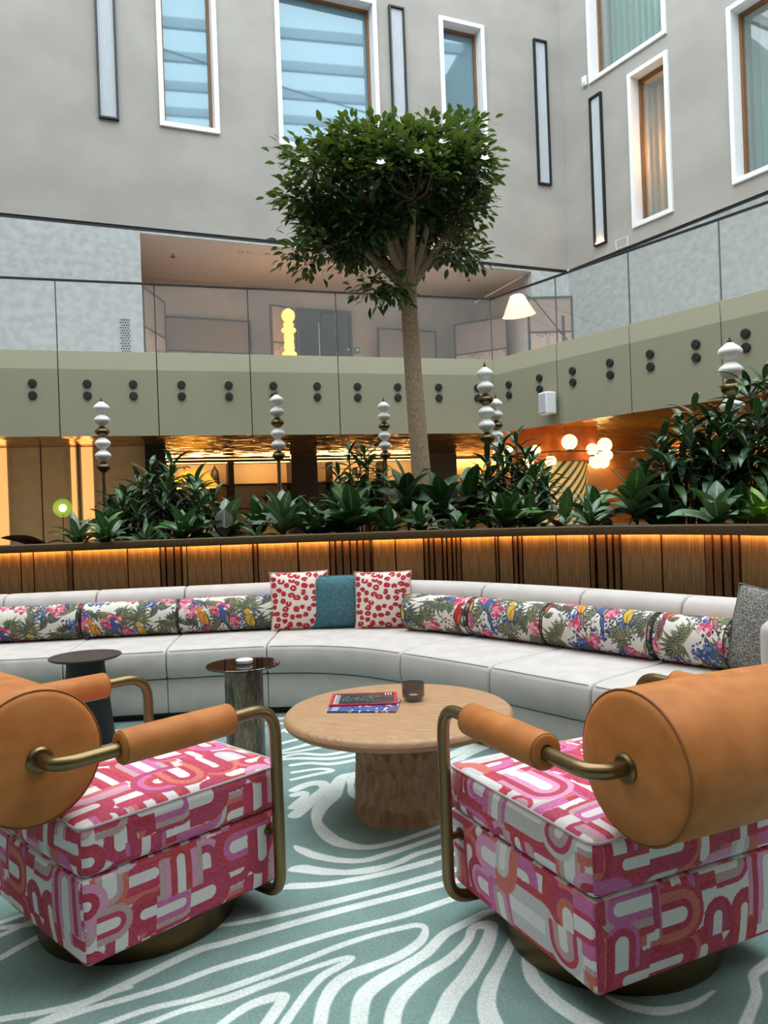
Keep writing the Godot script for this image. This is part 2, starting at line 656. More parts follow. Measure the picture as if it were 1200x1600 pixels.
func carpet_tex() -> ImageTexture:
	pile.resize(CW * CW)
	pile.fill(0.0)
	st([-0.391,2.818,0.024,-0.257,2.784,0.037,-0.138,2.793,0.033,0.016,2.845,0.022])
	st([-0.396,2.688,0.035,-0.281,2.692,0.035,-0.136,2.73,0.033,-0.008,2.776,0.03,0.126,2.836,0.021])
	st([-0.62,2.441,0.019,-0.474,2.474,0.028,-0.269,2.553,0.035,-0.051,2.648,0.037,0.158,2.752,0.038,0.287,2.8,0.035])
	st([-1.019,1.943,0.032,-0.823,2.112,0.035,-0.624,2.304,0.036,-0.535,2.349,0.034,-0.372,2.431,0.036,-0.188,2.518,0.038,0.01,2.602,0.036,0.157,2.668,0.038,0.288,2.719,0.035])
	st([-0.567,2.078,0.025,-0.457,2.133,0.025,-0.318,2.22,0.027,-0.194,2.303,0.027,-0.087,2.361,0.026,0.006,2.397,0.027,0.057,2.409,0.028,0.079,2.383,0.021,0.058,2.315,0.034,-0.007,2.245,0.04,-0.084,2.198,0.042,-0.151,2.159,0.045,-0.189,2.108,0.043,-0.209,2.038,0.038,-0.213,1.956,0.037,-0.215,1.848,0.038])
	st([-0.558,2.04,0.024,-0.469,2.072,0.024,-0.366,2.138,0.024,-0.256,2.201,0.023,-0.172,2.243,0.024,-0.144,2.241,0.021,-0.187,2.197,0.03,-0.226,2.157,0.03,-0.261,2.086,0.027,-0.286,2.018,0.027,-0.305,1.961,0.029,-0.331,1.854,0.03])
	st([-0.477,1.959,0.023,-0.415,2.038,0.033,-0.356,2.072,0.039,-0.321,2.078,0.031,-0.328,2.039,0.035,-0.341,1.997,0.035,-0.354,1.952,0.032,-0.368,1.856,0.029])
	st([0.317,2.483,0.029,0.27,2.462,0.031,0.193,2.401,0.035,0.132,2.346,0.037,0.073,2.255,0.04,0.001,2.185,0.047,-0.067,2.12,0.053,-0.106,2.057,0.051,-0.114,1.95,0.046,-0.111,1.843,0.043])
	st([0.271,2.396,0.031,0.228,2.383,0.031,0.201,2.309,0.028,0.14,2.22,0.038,0.067,2.153,0.044,0.007,2.076,0.047,-0.019,2.015,0.045,-0.029,1.945,0.044,-0.028,1.838,0.043])
	st([0.238,2.393,0.034,0.276,2.394,0.057,0.28,2.361,0.04,0.257,2.289,0.046,0.227,2.222,0.049,0.182,2.132,0.053,0.134,2.056,0.053,0.105,1.984,0.051,0.086,1.934,0.048,0.064,1.834,0.046])
	st([0.349,2.332,0.027,0.321,2.27,0.03,0.281,2.182,0.034,0.244,2.102,0.043,0.22,2.014,0.049,0.224,1.926,0.061,0.248,1.824,0.063])
	st([0.369,2.249,0.026,0.362,2.192,0.036,0.363,2.111,0.045,0.395,2.022,0.048,0.433,1.962,0.051,0.478,1.91,0.05])
	st([0.54,2.025,0.012,0.587,1.981,0.029,0.661,1.96,0.035,0.751,1.983,0.022,0.825,2.033,0.008])
	st([1.096,2.188,0.037,1.025,2.143,0.038,0.961,2.094,0.027,0.93,2.015,0.028,0.874,1.937,0.028,0.827,1.875,0.031])
	st([0.088,3.186,0.046,0.186,3.222,0.047,0.265,3.292,0.047])
	st([0.264,3.888,0.055,0.401,4.08,0.061,0.527,4.216,0.067])
	st([0.293,4.068,0.054,0.397,4.18,0.057,0.468,4.249,0.059])
	st([-0.11,3.881,0.042,-0.191,3.839,0.041,-0.254,3.798,0.053,-0.273,3.696,0.073,-0.287,3.539,0.081,-0.331,3.398,0.072,-0.334,3.254,0.041,-0.288,3.127,0.062,-0.225,3.035,0.066,-0.127,2.985,0.043,-0.025,3.009,0.036,0.065,3.067,0.033,0.172,3.146,0.034,0.239,3.202,0.031])
	st([-0.4,3.022,0.012,-0.372,2.984,0.042,-0.312,2.929,0.05,-0.216,2.881,0.043,-0.124,2.873,0.037,-0.033,2.92,0.037,0.062,2.983,0.035,0.169,3.058,0.033,0.266,3.137,0.03])
	st([-0.376,2.823,0.049,-0.347,2.826,0.058,-0.301,2.809,0.051,-0.195,2.782,0.041,-0.093,2.79,0.038,-0.003,2.842,0.035,0.074,2.908,0.033,0.163,2.96,0.031,0.255,3.022,0.032])
	st([-0.376,2.701,0.03,-0.263,2.702,0.03,-0.178,2.722,0.03,-0.063,2.759,0.031,0.048,2.814,0.031,0.16,2.87,0.033,0.244,2.915,0.034])
	st([-0.476,3.635,0.052,-0.42,3.703,0.061,-0.358,3.718,0.071,-0.333,3.648,0.047,-0.366,3.529,0.07,-0.408,3.405,0.068,-0.435,3.328,0.065])
	st([-0.468,3.57,0.047,-0.432,3.587,0.062,-0.416,3.552,0.038,-0.435,3.479,0.053,-0.455,3.421,0.049])
	st([-0.503,3.779,0.029,-0.413,3.833,0.036,-0.316,3.888,0.036,-0.381,3.926,0.031,-0.51,3.885,0.031])
	st([-0.529,3.999,0.039,-0.442,4.022,0.04,-0.323,3.996,0.039,-0.198,4.047,0.04,-0.071,4.12,0.041])
	st([-0.611,4.097,0.041,-0.504,4.108,0.041,-0.329,4.082,0.041,-0.191,4.141,0.042,-0.093,4.192,0.042])
	st([-0.625,4.115,0.038,-0.513,4.185,0.039,-0.356,4.153,0.039,-0.194,4.233,0.04,-0.072,4.299,0.041])
	st([-0.636,4.196,0.036,-0.54,4.224,0.036,-0.411,4.284,0.037,-0.313,4.348,0.038,-0.235,4.415,0.039])
	st([-0.641,4.228,0.036,-0.506,4.329,0.045,-0.455,4.392,0.065,-0.441,4.469,0.049])
	st([-0.671,4.364,0.035,-0.544,4.466,0.036,-0.503,4.529,0.037,-0.369,4.66,0.039])
	st([-0.707,4.576,0.037,-0.652,4.662,0.039,-0.612,4.683,0.033,-0.628,4.616,0.034,-0.559,4.599,0.039,-0.527,4.646,0.038])
	st([-0.806,4.939,0.035,-0.689,4.943,0.035,-0.574,4.966,0.035])
	st([-0.783,4.832,0.033,-0.672,4.812,0.033,-0.558,4.82,0.033])
	st([-0.17,3.813,0.054,-0.206,3.759,0.06,-0.209,3.675,0.029,-0.194,3.555,0.04,-0.14,3.463,0.033])
	st([-1.152,1.987,0.026,-1.06,2.024,0.027,-0.968,2.045,0.026,-0.884,2.075,0.025,-0.813,2.117,0.023,-0.759,2.142,0.019])
	st([-1.07,1.935,0.025,-0.937,2,0.026,-0.836,2.055,0.026,-0.746,2.094,0.027,-0.644,2.145,0.027,-0.54,2.214,0.028,-0.426,2.27,0.029])
	st([-0.426,2.268,0.03,-0.33,2.32,0.029,-0.181,2.392,0.031,0.007,2.468,0.032,0.179,2.564,0.034,0.275,2.613,0.032])
	st([-0.856,1.939,0.024,-0.767,1.991,0.024,-0.673,2.045,0.025,-0.568,2.08,0.025,-0.463,2.134,0.026,-0.377,2.183,0.027])
	st([-0.771,1.927,0.023,-0.66,1.985,0.024,-0.584,2.032,0.024,-0.481,2.079,0.025,-0.37,2.142,0.026])
	st([-1.352,2.496,0.028,-1.308,2.519,0.028,-1.278,2.544,0.028,-1.227,2.588,0.029])
	st([-1.305,2.406,0.026,-1.269,2.44,0.026,-1.213,2.51,0.027,-1.162,2.569,0.028])
	st([-1.238,2.278,0.029,-1.205,2.314,0.029,-1.177,2.363,0.03,-1.132,2.437,0.031])
	st([-1.713,4.779,0.047,-1.616,4.823,0.047,-1.478,4.833,0.047,-1.153,4.907,0.048])
	st([-1.682,4.665,0.037,-1.572,4.747,0.038,-1.436,4.757,0.038])
	st([-0.786,4.918,0.031,-0.581,4.921,0.031,-0.374,4.893,0.031])
	st([0.288,4.027,0.039,0.443,4.206,0.042,0.591,4.38,0.045])
	# the same flowing lines where the photograph does not look: behind the camera and beside the chairs
	for i in 9:
		var y := 0.85 - i * 0.26
		st([-3.6, y - 0.5, 0.04, -2.0, y + 0.05, 0.04, -0.6, y + 0.3 - i * 0.03, 0.05, 0.5, y + 0.12, 0.05, 1.8, y - 0.25 + i * 0.05, 0.04, 3.6, y + 0.2, 0.04])
	for i in 7:
		var x := 1.35 + i * 0.27
		st([x, 1.2, 0.045, x + 0.12, 1.7, 0.04, x - 0.05 + i * 0.04, 2.3, 0.04, x + 0.2, 2.9, 0.04, x + 0.1, 3.4, 0.035])
	for i in 6:
		var y := 2.2 + i * 0.36
		st([-3.6, y - 0.3 + 0.2 * sin(i * 1.7), 0.035, -3.0, y - 0.1 - 0.12 * sin(i * 2.1), 0.04, -2.3, y + 0.1 * sin(i * 1.1), 0.035, -1.75, y + 0.2, 0.03, -1.2, y + 0.3 - 0.1 * i, 0.028])
	var soft := noise(0.012, 5).get_image(CW, CW, false, false, true).get_data()
	var fine := noise(0.35, 8, 2).get_image(CW, CW, false, false, true).get_data()
	var d := PackedByteArray()
	d.resize(CW * CW * 3)
	for i in CW * CW:
		var k := 0.80 + soft[i] * 0.0006 + fine[i] * 0.0009
		var p := pile[i]
		d[i * 3] = mini(255, int((115.0 + 96.0 * p) * k))
		d[i * 3 + 1] = mini(255, int((141.0 + 76.0 * p) * k))
		d[i * 3 + 2] = mini(255, int((135.0 + 76.0 * p) * k))
	return tex_of(d, CW, CW)


func arch_tex() -> ImageTexture:
	# woven arches: nested bands of crimson, pink, coral and grey on white
	var s := 896
	var art := Art.new(s, s, Color("d8d4d0"))
	var pal := [Color("a81c36"), Color("b42442"), Color("b8264a"), Color("cf86ac"), Color("bf5590"), Color("c35a4c"), Color("b02a34"), Color("b3918f"), Color("bdb9b8"), Color("a32a50"), Color("ab2640")]
	var px := s / 0.80
	var cells := []
	for i in 8:
		for j in 8:
			cells.append(Vector2i(i, j))
	for i in range(cells.size() - 1, 0, -1):
		var j := rng.randi_range(0, i)
		var sw: Vector2i = cells[i]
		cells[i] = cells[j]
		cells[j] = sw
	for c in cells:
		var cx: int = int((c.x + rng.randf_range(0.25, 0.75)) * s / 8.0)
		var cy: int = int((c.y + rng.randf_range(0.25, 0.75)) * s / 8.0)
		var o := rng.randi_range(0, 3)
		var leg := rng.randf_range(0.05, 0.15) * px
		var rad := PackedFloat32Array([rng.randf_range(0.013, 0.022) * px])
		var col := [Color("dad7d3")]
		for b in rng.randi_range(2, 3):
			rad.append(rad[rad.size() - 1] + rng.randf_range(0.015, 0.025) * px)
			col.append(pal[rng.randi_range(0, pal.size() - 1)])
		var big: float = rad[rad.size() - 1]
		var R := int(big) + 1
		for u in range(-R, R + 1):
			for v in range(-int(leg), R + 1):
				var dd: float = sqrt(u * u + v * v) if v > 0 else absf(u)
				if dd >= big:
					continue
				var b := 0
				while dd > rad[b]:
					b += 1
				var cc: Color = col[b]
				if b > 0:
					# the threads run along the band and fray at its rim
					var hsh := fposmod(sin(float(u * 12 + o * 7) * 12.9898 + float(v / 9) * 3.1) * 43758.5453, 1.0)
					if b == rad.size() - 1 and big - dd < hsh * 5.0:
						continue
					cc = cc.lerp(Color("e8dedd"), hsh * 0.28)
				match o:
					0: art.dot(cx + u, cy + v, cc)
					1: art.dot(cx - u, cy - v, cc)
					2: art.dot(cx + v, cy + u, cc)
					3: art.dot(cx - v, cy - u, cc)
	art.speck(0.05, rng)
	return art.tex()


func leopard_tex() -> ImageTexture:
	var s := 512
	var art := Art.new(s, s, Color("e6d6cd"))
	var done := []
	for i in 900:
		var c := Vector2(rng.randf() * s, rng.randf() * s)
		var ok := true
		for q in done:
			var e: Vector2 = (c - q).abs()
			e = Vector2(minf(e.x, s - e.x), minf(e.y, s - e.y))
			if e.length() < 50.0:
				ok = false
		if not ok:
			continue
		done.append(c)
		var col := Color("a81c28").lerp(Color("b8302e"), rng.randf())
		var r := rng.randf_range(12, 18)
		var stretch := Vector2(rng.randf_range(0.8, 1.5), rng.randf_range(0.6, 1.1))
		var a0 := rng.randf() * TAU
		var gap := rng.randf_range(0.5, 2.6)
		for k in 11:
			var a := a0 + (TAU - gap) * k / 10.0
			art.oval(c + Vector2(cos(a) * r * stretch.x, sin(a) * r * stretch.y), rng.randf_range(10, 15), rng.randf_range(8, 13), a + 1.5, col)
		if rng.randf() < 0.35:
			art.oval(c, 8, 7, 0, col)
	return art.tex()


func floral_tex() -> ImageTexture:
	# tropical print: ferns, berry sprays, pink blooms and parrots on off-white
	var w := 1024
	var h := 896
	var art := Art.new(w, h, Color("d9d2c6"))
	var ink := Color("23262a")
	var fern := func(c: Vector2, a0: float, n: int, ln: float, col: Color) -> void:
		for i in n:
			var a: float = a0 + (i - n / 2.0) * 0.36
			var tip := Vector2(cos(a), sin(a)) * ln
			art.oval(c + tip * 0.55, ln * 0.55, 10, a, col.lerp(ink, rng.randf() * 0.35), ink, 1.6)
			art.line(c, c + tip, 2.0, Color("b9b48c"))
	for k in 26:
		fern.call(Vector2(rng.randf() * w, rng.randf() * h), rng.randf() * TAU, 6, rng.randf_range(60, 110), Color("33382f"))
	for k in 48:
		var c := Vector2(rng.randf() * w, rng.randf() * h)
		for i in 9:
			var a := rng.randf() * TAU
			var e := c + Vector2(cos(a), sin(a)) * rng.randf_range(20, 66)
			art.line(c, e, 2.2, ink)
			art.oval(e, 8, 6, a, ink.lerp(Color("6a3038"), rng.randf()))
	for k in 46:
		fern.call(Vector2(rng.randf() * w, rng.randf() * h), rng.randf() * TAU, 8, rng.randf_range(75, 125), [Color("5d6a45"), Color("6f7440"), Color("46563f"), Color("7d7a4e")][k % 4])
	for k in 28:
		var c := Vector2(rng.randf() * w, rng.randf() * h)
		var blue := [Color("4a5a8c"), Color("6b7fb0"), Color("39476f")]
		for i in 34:
			art.oval(c + Vector2(rng.randfn(0, 34), rng.randfn(0, 26)), rng.randf_range(8, 16), rng.randf_range(6, 11), rng.randf() * 3.0, blue[i % 3], Color(0, 0, 0, 0) if i % 2 else ink)
	for k in 24:
		var c := Vector2(rng.randf() * w, rng.randf() * h)
		for i in 22:
			var a := rng.randf() * TAU
			var r := rng.randf_range(4, 54)
			art.oval(c + Vector2(cos(a), sin(a)) * r, rng.randf_range(13, 21), rng.randf_range(10, 15), a, [Color("c8486a"), Color("d97f95"), Color("b52f4d"), Color("e3a4ac")][i % 4], Color("8e2038") if i % 3 == 0 else Color(0, 0, 0, 0))
	for k in 9:
		# a parrot: long tail, body, wing, round head
		var c := Vector2((k % 5 + 0.5) * w / 5.0 + rng.randf_range(-40, 40), (k / 5 * 2 + 0.6) * h / 4.0 + rng.randf_range(-30, 30))
		var a := rng.randf_range(1.1, 2.0)
		var e := Vector2(cos(a), sin(a))
		var col: Color = [Color("b6262c"), Color("d9862f"), Color("41568f"), Color("c9a23c"), Color("2b2a2c")][k % 5]
		art.oval(c + e * 110, 84, 17, a, col.lerp(Color("4a5a8c"), 0.55), ink, 1.6)
		art.oval(c, 76, 36, a, col, ink)
		art.oval(c + e * 22 + Vector2(12, 0), 58, 19, a + 0.15, col.lerp(Color("c9a23c"), 0.5), ink, 1.6)
		art.oval(c - e * 72, 30, 27, a, col, ink)
		art.oval(c - e * 74 + Vector2(25, 7), 17, 11, 0.6, Color("d8cfc0"), ink)
		art.dot(int(c.x - e.x * 56), int(c.y - e.y * 56), ink)
	for k in 10:
		fern.call(Vector2(rng.randf() * w, rng.randf() * h), rng.randf() * TAU, 5, rng.randf_range(45, 70), Color("59663f"))
	art.speck(0.08, rng)
	return art.tex()


func weave_tex(cols: Array, sx: int, sy: int, s := 256) -> ImageTexture:
	var art := Art.new(s, s, cols[0])
	for y in range(0, s, sy):
		for x in range(0, s, sx):
			var c: Color = cols[rng.randi_range(0, cols.size() - 1)]
			for yy in sy:
				for xx in sx:
					art.dot(x + xx, y + yy, c)
	art.speck(0.12, rng)
	return art.tex()


func leaf_tex(base: Color, rib: Color, vein: float, blotch: float) -> ImageTexture:
	# u across the blade, v from stalk to tip
	var w := 128
	var h := 256
	var art := Art.new(w, h, base)
	var f := noise(0.05, 12)
	for y in h:
		for x in w:
			var u := absf(x - w * 0.5) / (w * 0.5)
			var k := exp(-u * u * 260.0)
			var q := fposmod((y * 0.06 - u * 3.4), 1.6)
			k = maxf(k, vein * exp(-q * q * 22.0) * (1.0 - u * 0.5))
			if blotch > 0.0 and f.get_noise_2d(x * 1.6, y * 0.8 + u * 60.0) > 0.06:
				k = maxf(k, blotch * (1.0 - u))
			art.dot(x, y, base.lerp(rib, clampf(k, 0.0, 1.0)))
	return art.tex()


func stripe_tex() -> ImageTexture:
	var s := 256
	var art := Art.new(s, s, Color("e8dcae"))
	for y in s:
		for x in s:
			if posmod(x + y, 64) < 27:
				art.dot(x, y, Color("3f4a22"))
	return art.tex()


func marble_tex() -> ImageTexture:
	var s := 512
	var art := Art.new(s, s, Color("8d8778"))
	var f := noise(0.008, 21)
	var g := noise(0.09, 22)
	var stops := [Color("3d352a"), Color("6b5d47"), Color("8f8266"), Color("3f392f"), Color("a39a86"), Color("b9b3a4"), Color("59503f"), Color("8a7f6b")]
	for y in s:
		for x in s:
			var q := fposmod((x / float(s)) * 8.0 + f.get_noise_2d(x * 2.0, y) * 1.5, 8.0)
			var i := int(q)
			var c: Color = stops[i % 8].lerp(stops[(i + 1) % 8], smoothstep(0.55, 1.0, q - i))
			art.dot(x, y, c.lerp(Color("d2cdbf") if g.get_noise_2d(x, y * 0.6) > 0.18 else Color("4a4337"), 0.22))
	return art.tex()


func paper_tex(kind: int) -> ImageTexture:
	# magazine covers; the lettering is too small in the photograph to read, only its blocks show
	var w := 256
	var h := 340
	var art: Art
	if kind == 0:
		art = Art.new(w, h, Color("c8283a"))
		for y in range(14, h - 14):
			for x in range(12, w - 12):
				art.dot(x, y, Color("1c2230").lerp(Color("33404a"), 0.5 + 0.5 * sin(x * 0.05 + y * 0.02)))
		for k in 60:
			art.oval(Vector2(rng.randfn(140, 40), rng.randfn(150, 55)), rng.randf_range(3, 10), rng.randf_range(2, 5), rng.randf() * 3.0, Color("2f5a3c").lerp(Color("7fb08a"), rng.randf()))
		for k in 8:
			art.line(Vector2(26 + k * 26, 22), Vector2(26 + k * 26, 42), 9, Color("e9e6e2"))
			art.line(Vector2(26 + k * 26, 22), Vector2(40 + k * 26, 22), 6, Color("e9e6e2"))
		for k in 3:
			art.line(Vector2(190, h - 60 + k * 14), Vector2(236, h - 60 + k * 14), 5, Color("e9e6e2"))
	else:
		art = Art.new(w, h, Color("3d5f9c"))
		for k in 90:
			var c: Color = [Color("e8e4dd"), Color("c9a27c"), Color("27406f"), Color("8a5f4a"), Color("d8d4cc")][k % 5]
			art.oval(Vector2(rng.randf() * w, rng.randf_range(60, h)), rng.randf_range(4, 14), rng.randf_range(4, 10), 0.0, c)
		for k in 9:
			art.line(Vector2(20 + k * 25, 18), Vector2(20 + k * 25, 44), 10, Color("ecebe8"))
	return art.tex()


func mural_tex() -> ImageTexture:
	# wallpaper of faint trees on a dusty ground
	var w := 512
	var h := 256
	var art := Art.new(w, h, Color("a58f82"))
	for k in 14:
		var c := Vector2(rng.randf() * w, rng.randf_range(90, 250))
		var col := Color("6f6458").lerp(Color("8a7a6d"), rng.randf())
		art.line(c, c + Vector2(rng.randf_range(-12, 12), 90), 4, col)
		for i in 60:
			art.oval(c + Vector2(rng.randfn(0, 34), rng.randfn(-6, 20)), rng.randf_range(3, 8), rng.randf_range(2, 6), rng.randf() * 3.0, col.lerp(Color("54514a"), rng.randf() * 0.5))
	return art.tex()


func materials() -> void:
	M.carpet = tex_mat(carpet_tex(), 0.95)
	M.arch = tex_mat(arch_tex(), 0.85)
	M.leopard = tex_mat(leopard_tex(), 0.85)
	M.floral = tex_mat(floral_tex(), 0.85)
	M.teal = tex_mat(weave_tex([Color("3b6470"), Color("2f5560"), Color("4b7883"), Color("28464f"), Color("5b8a92")], 2, 6), 0.9)
	M.tweed = tex_mat(weave_tex([Color("4b4a45"), Color("6b6a63"), Color("8f8d84"), Color("37362f"), Color("a9a79d")], 4, 3), 0.95)
	M.suede = nmat(noise(0.01, 3), [[0.3, "bfb7b1"], [0.7, "c9c1bb"]], 0.62, Vector3(0.9, 0.9, 0.9))
	M.plinth = mt("1f1c1a", 0.6)
	M.leather = nmat(noise(0.012, 6), [[0.25, "a9672f"], [0.5, "b67037"], [0.8, "bf7a40"]], 0.6, Vector3(1.6, 1.6, 1.6))
	M.leather.metallic_specular = 0.35
	M.seam = mt("8a5526", 0.7)
	M.welt = mt("b9a9a6", 0.8)
	M.brass = mt("7d6a48", 0.32, 0.9)
	M.brass_dark = mt("6a5636", 0.4, 0.9)
	M.oak = nmat(noise(0.02, 4), [[0.2, "987150"], [0.45, "b08a64"], [0.6, "a57e59"], [0.85, "bb9770"]], 0.5, Vector3(0.7, 9.0, 1.0), false)
	M.carved = nmat(noise(0.02, 14), [[0.2, "90704f"], [0.5, "a2805e"], [0.85, "b28e6c"]], 0.5, Vector3(3.0, 0.8, 3.0))
	M.black = mt("151313", 0.55)
	M.black_top = mt("2a2423", 0.5)
	M.dark_glass = mt("0c0c0d", 0.04)
	M.dark_glass.metallic_specular = 0.9
	M.marble = tex_mat(marble_tex(), 0.35)
	M.bronze = nmat(noise(0.02, 9), [[0.2, "5a4630"], [0.5, "756040"], [0.8, "8a734f"]], 0.38, Vector3(14.0, 0.35, 14.0), true, 0.55)
	M.fin = nmat(noise(0.02, 19), [[0.2, "4a3521"], [0.8, "6e5233"]], 0.4, Vector3(14.0, 0.35, 14.0), true, 0.6)
	M.recess = mt("17110b", 0.6)
	M.rim = nmat(noise(0.02, 29), [[0.2, "4a3a25"], [0.8, "5d4a30"]], 0.35, Vector3(3.0, 6.0, 3.0), true, 0.6)
	M.soil = nmat(noise(0.05, 31), [[0.2, "1d150f"], [0.8, "35281c"]], 0.95, Vector3(2, 2, 2))
	M.plaster = nmat(noise(0.006, 2), [[0.2, "98958f"], [0.5, "9d9a94"], [0.8, "a3a09a"]], 0.9, Vector3(0.22, 0.22, 0.22))
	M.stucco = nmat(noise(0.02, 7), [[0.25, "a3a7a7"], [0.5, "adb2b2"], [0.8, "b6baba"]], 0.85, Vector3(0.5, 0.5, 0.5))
	M.stucco_shaded = nmat(noise(0.02, 37), [[0.25, "8e9392"], [0.5, "989d9c"], [0.8, "a1a6a5"]], 0.85, Vector3(0.5, 0.5, 0.5))  # same stucco as the back wall, the right side's shade put into its colour
	M.white = mt("e4e6e8", 0.5)
	M.ribbed = mt("b4bcc2", 0.4)
	M.frame_black = mt("15161a", 0.5)
	M.timber = nmat(noise(0.02, 17), [[0.2, "6d4a2a"], [0.8, "8a6138"]], 0.5, Vector3(6, 0.6, 6))
	M.mirror = mt("6f8c98", 0.03, 0.25)
	M.pane = glass_mat("dfe9e6", 0.06)
	M.window_glass = glass_mat("9fb4b4", 0.16)
	M.frost = mt("92907a", 0.12)
	M.frost.metallic_specular = 0.6
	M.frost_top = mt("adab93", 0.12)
	M.disc = mt("1c1d1c", 0.45)
	M.curtain = mt("7d9f96", 0.9)
	M.curtain_warm = mt("b09a7c", 0.9)
	M.dark_room = mt("2a2c2c", 0.9)
	M.slab = mt("c4c0b8", 0.8)
	M.lobby = nmat(noise(0.01, 11), [[0.2, "b3a197"], [0.8, "bdaba1"]], 0.85, Vector3(0.3, 0.3, 0.3))
	M.lobby_ceiling = mt("d0c2bb", 0.9)
	M.mural = tex_mat(mural_tex(), 0.8)
	M.steel = mt("23262a", 0.45, 0.3)
	M.gold = nmat(noise(0.02, 13), [[0.2, "a8803c"], [0.8, "c79a4d"]], 0.22, Vector3(0.6, 0.6, 0.6), true, 0.9)
	M.beige = nmat(noise(0.01, 15), [[0.2, "cfb389"], [0.8, "d9bd92"]], 0.8, Vector3(0.6, 0.6, 0.6))
	M.niche = mt("d8c096", 0.75)
	M.wenge = mt("1a110c", 0.45)
	M.copper = nmat(noise(0.01, 25), [[0.2, "9a4f24"], [0.8, "b5642f"]], 0.42, Vector3(0.6, 0.6, 0.6), true, 0.5)
	M.wash_wall = nmat(noise(0.01, 45), [[0.2, "b08455"], [0.8, "bd9261"]], 0.75, Vector3(0.6, 0.6, 0.6))
	M.stripe = tex_mat(stripe_tex(), 0.35)
	M.opal = mt("eeeeea", 0.25)
	M.opal.subsurf_scatter_enabled = true
	M.opal.subsurf_scatter_strength = 0.2
	M.antique = mt("6e5c3e", 0.28, 0.95)
	M.bark = nmat(noise(0.03, 27), [[0.2, "8a7059"], [0.5, "a08a70"], [0.8, "b09c84"]], 0.85, Vector3(3, 1.2, 3))
	M.twig = mt("6b5340", 0.85)
	M.soap = mt("f2f0ec", 0.5)
	M.leaf = []
	for c in ["2f4e2c", "3c5f32", "263f29", "486c36"]:
		M.leaf.append(leaf_mat(tex_mat(leaf_tex(Color(c), Color("6d8a5c"), 0.15, 0.0), 0.3)))
	M.pied = []
	for c in [["4a6648", "bcc8b2", 0.5, 0.35], ["547050", "c6d2bc", 0.35, 0.5], ["345433", "99b082", 0.3, 0.0], ["466638", "9fba74", 0.25, 0.2]]:
		M.pied.append(leaf_mat(tex_mat(leaf_tex(Color(c[0]), Color(c[1]), c[2], c[3]), 0.32)))
	M.lime = leaf_mat(tex_mat(leaf_tex(Color("6f8f2a"), Color("c3d27a"), 0.3, 0.5), 0.35))
	M.maroon = mt("4a1f1a", 0.35)
	M.grey_back = leaf_mat(tex_mat(leaf_tex(Color("45453d"), Color("8b8f80"), 0.2, 0.0), 0.4))
	M.rust = mt("94421c", 0.4)
	M.tree_leaf = []
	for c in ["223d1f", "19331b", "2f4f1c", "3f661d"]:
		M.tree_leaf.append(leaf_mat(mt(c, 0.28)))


func leaf_mat(m: StandardMaterial3D) -> StandardMaterial3D:
	m.backlight_enabled = true
	m.backlight = Color(0.28, 0.34, 0.12)
	return m


# ---------------------------------------------------------------- the lounge
var front: Way
var rim: Way


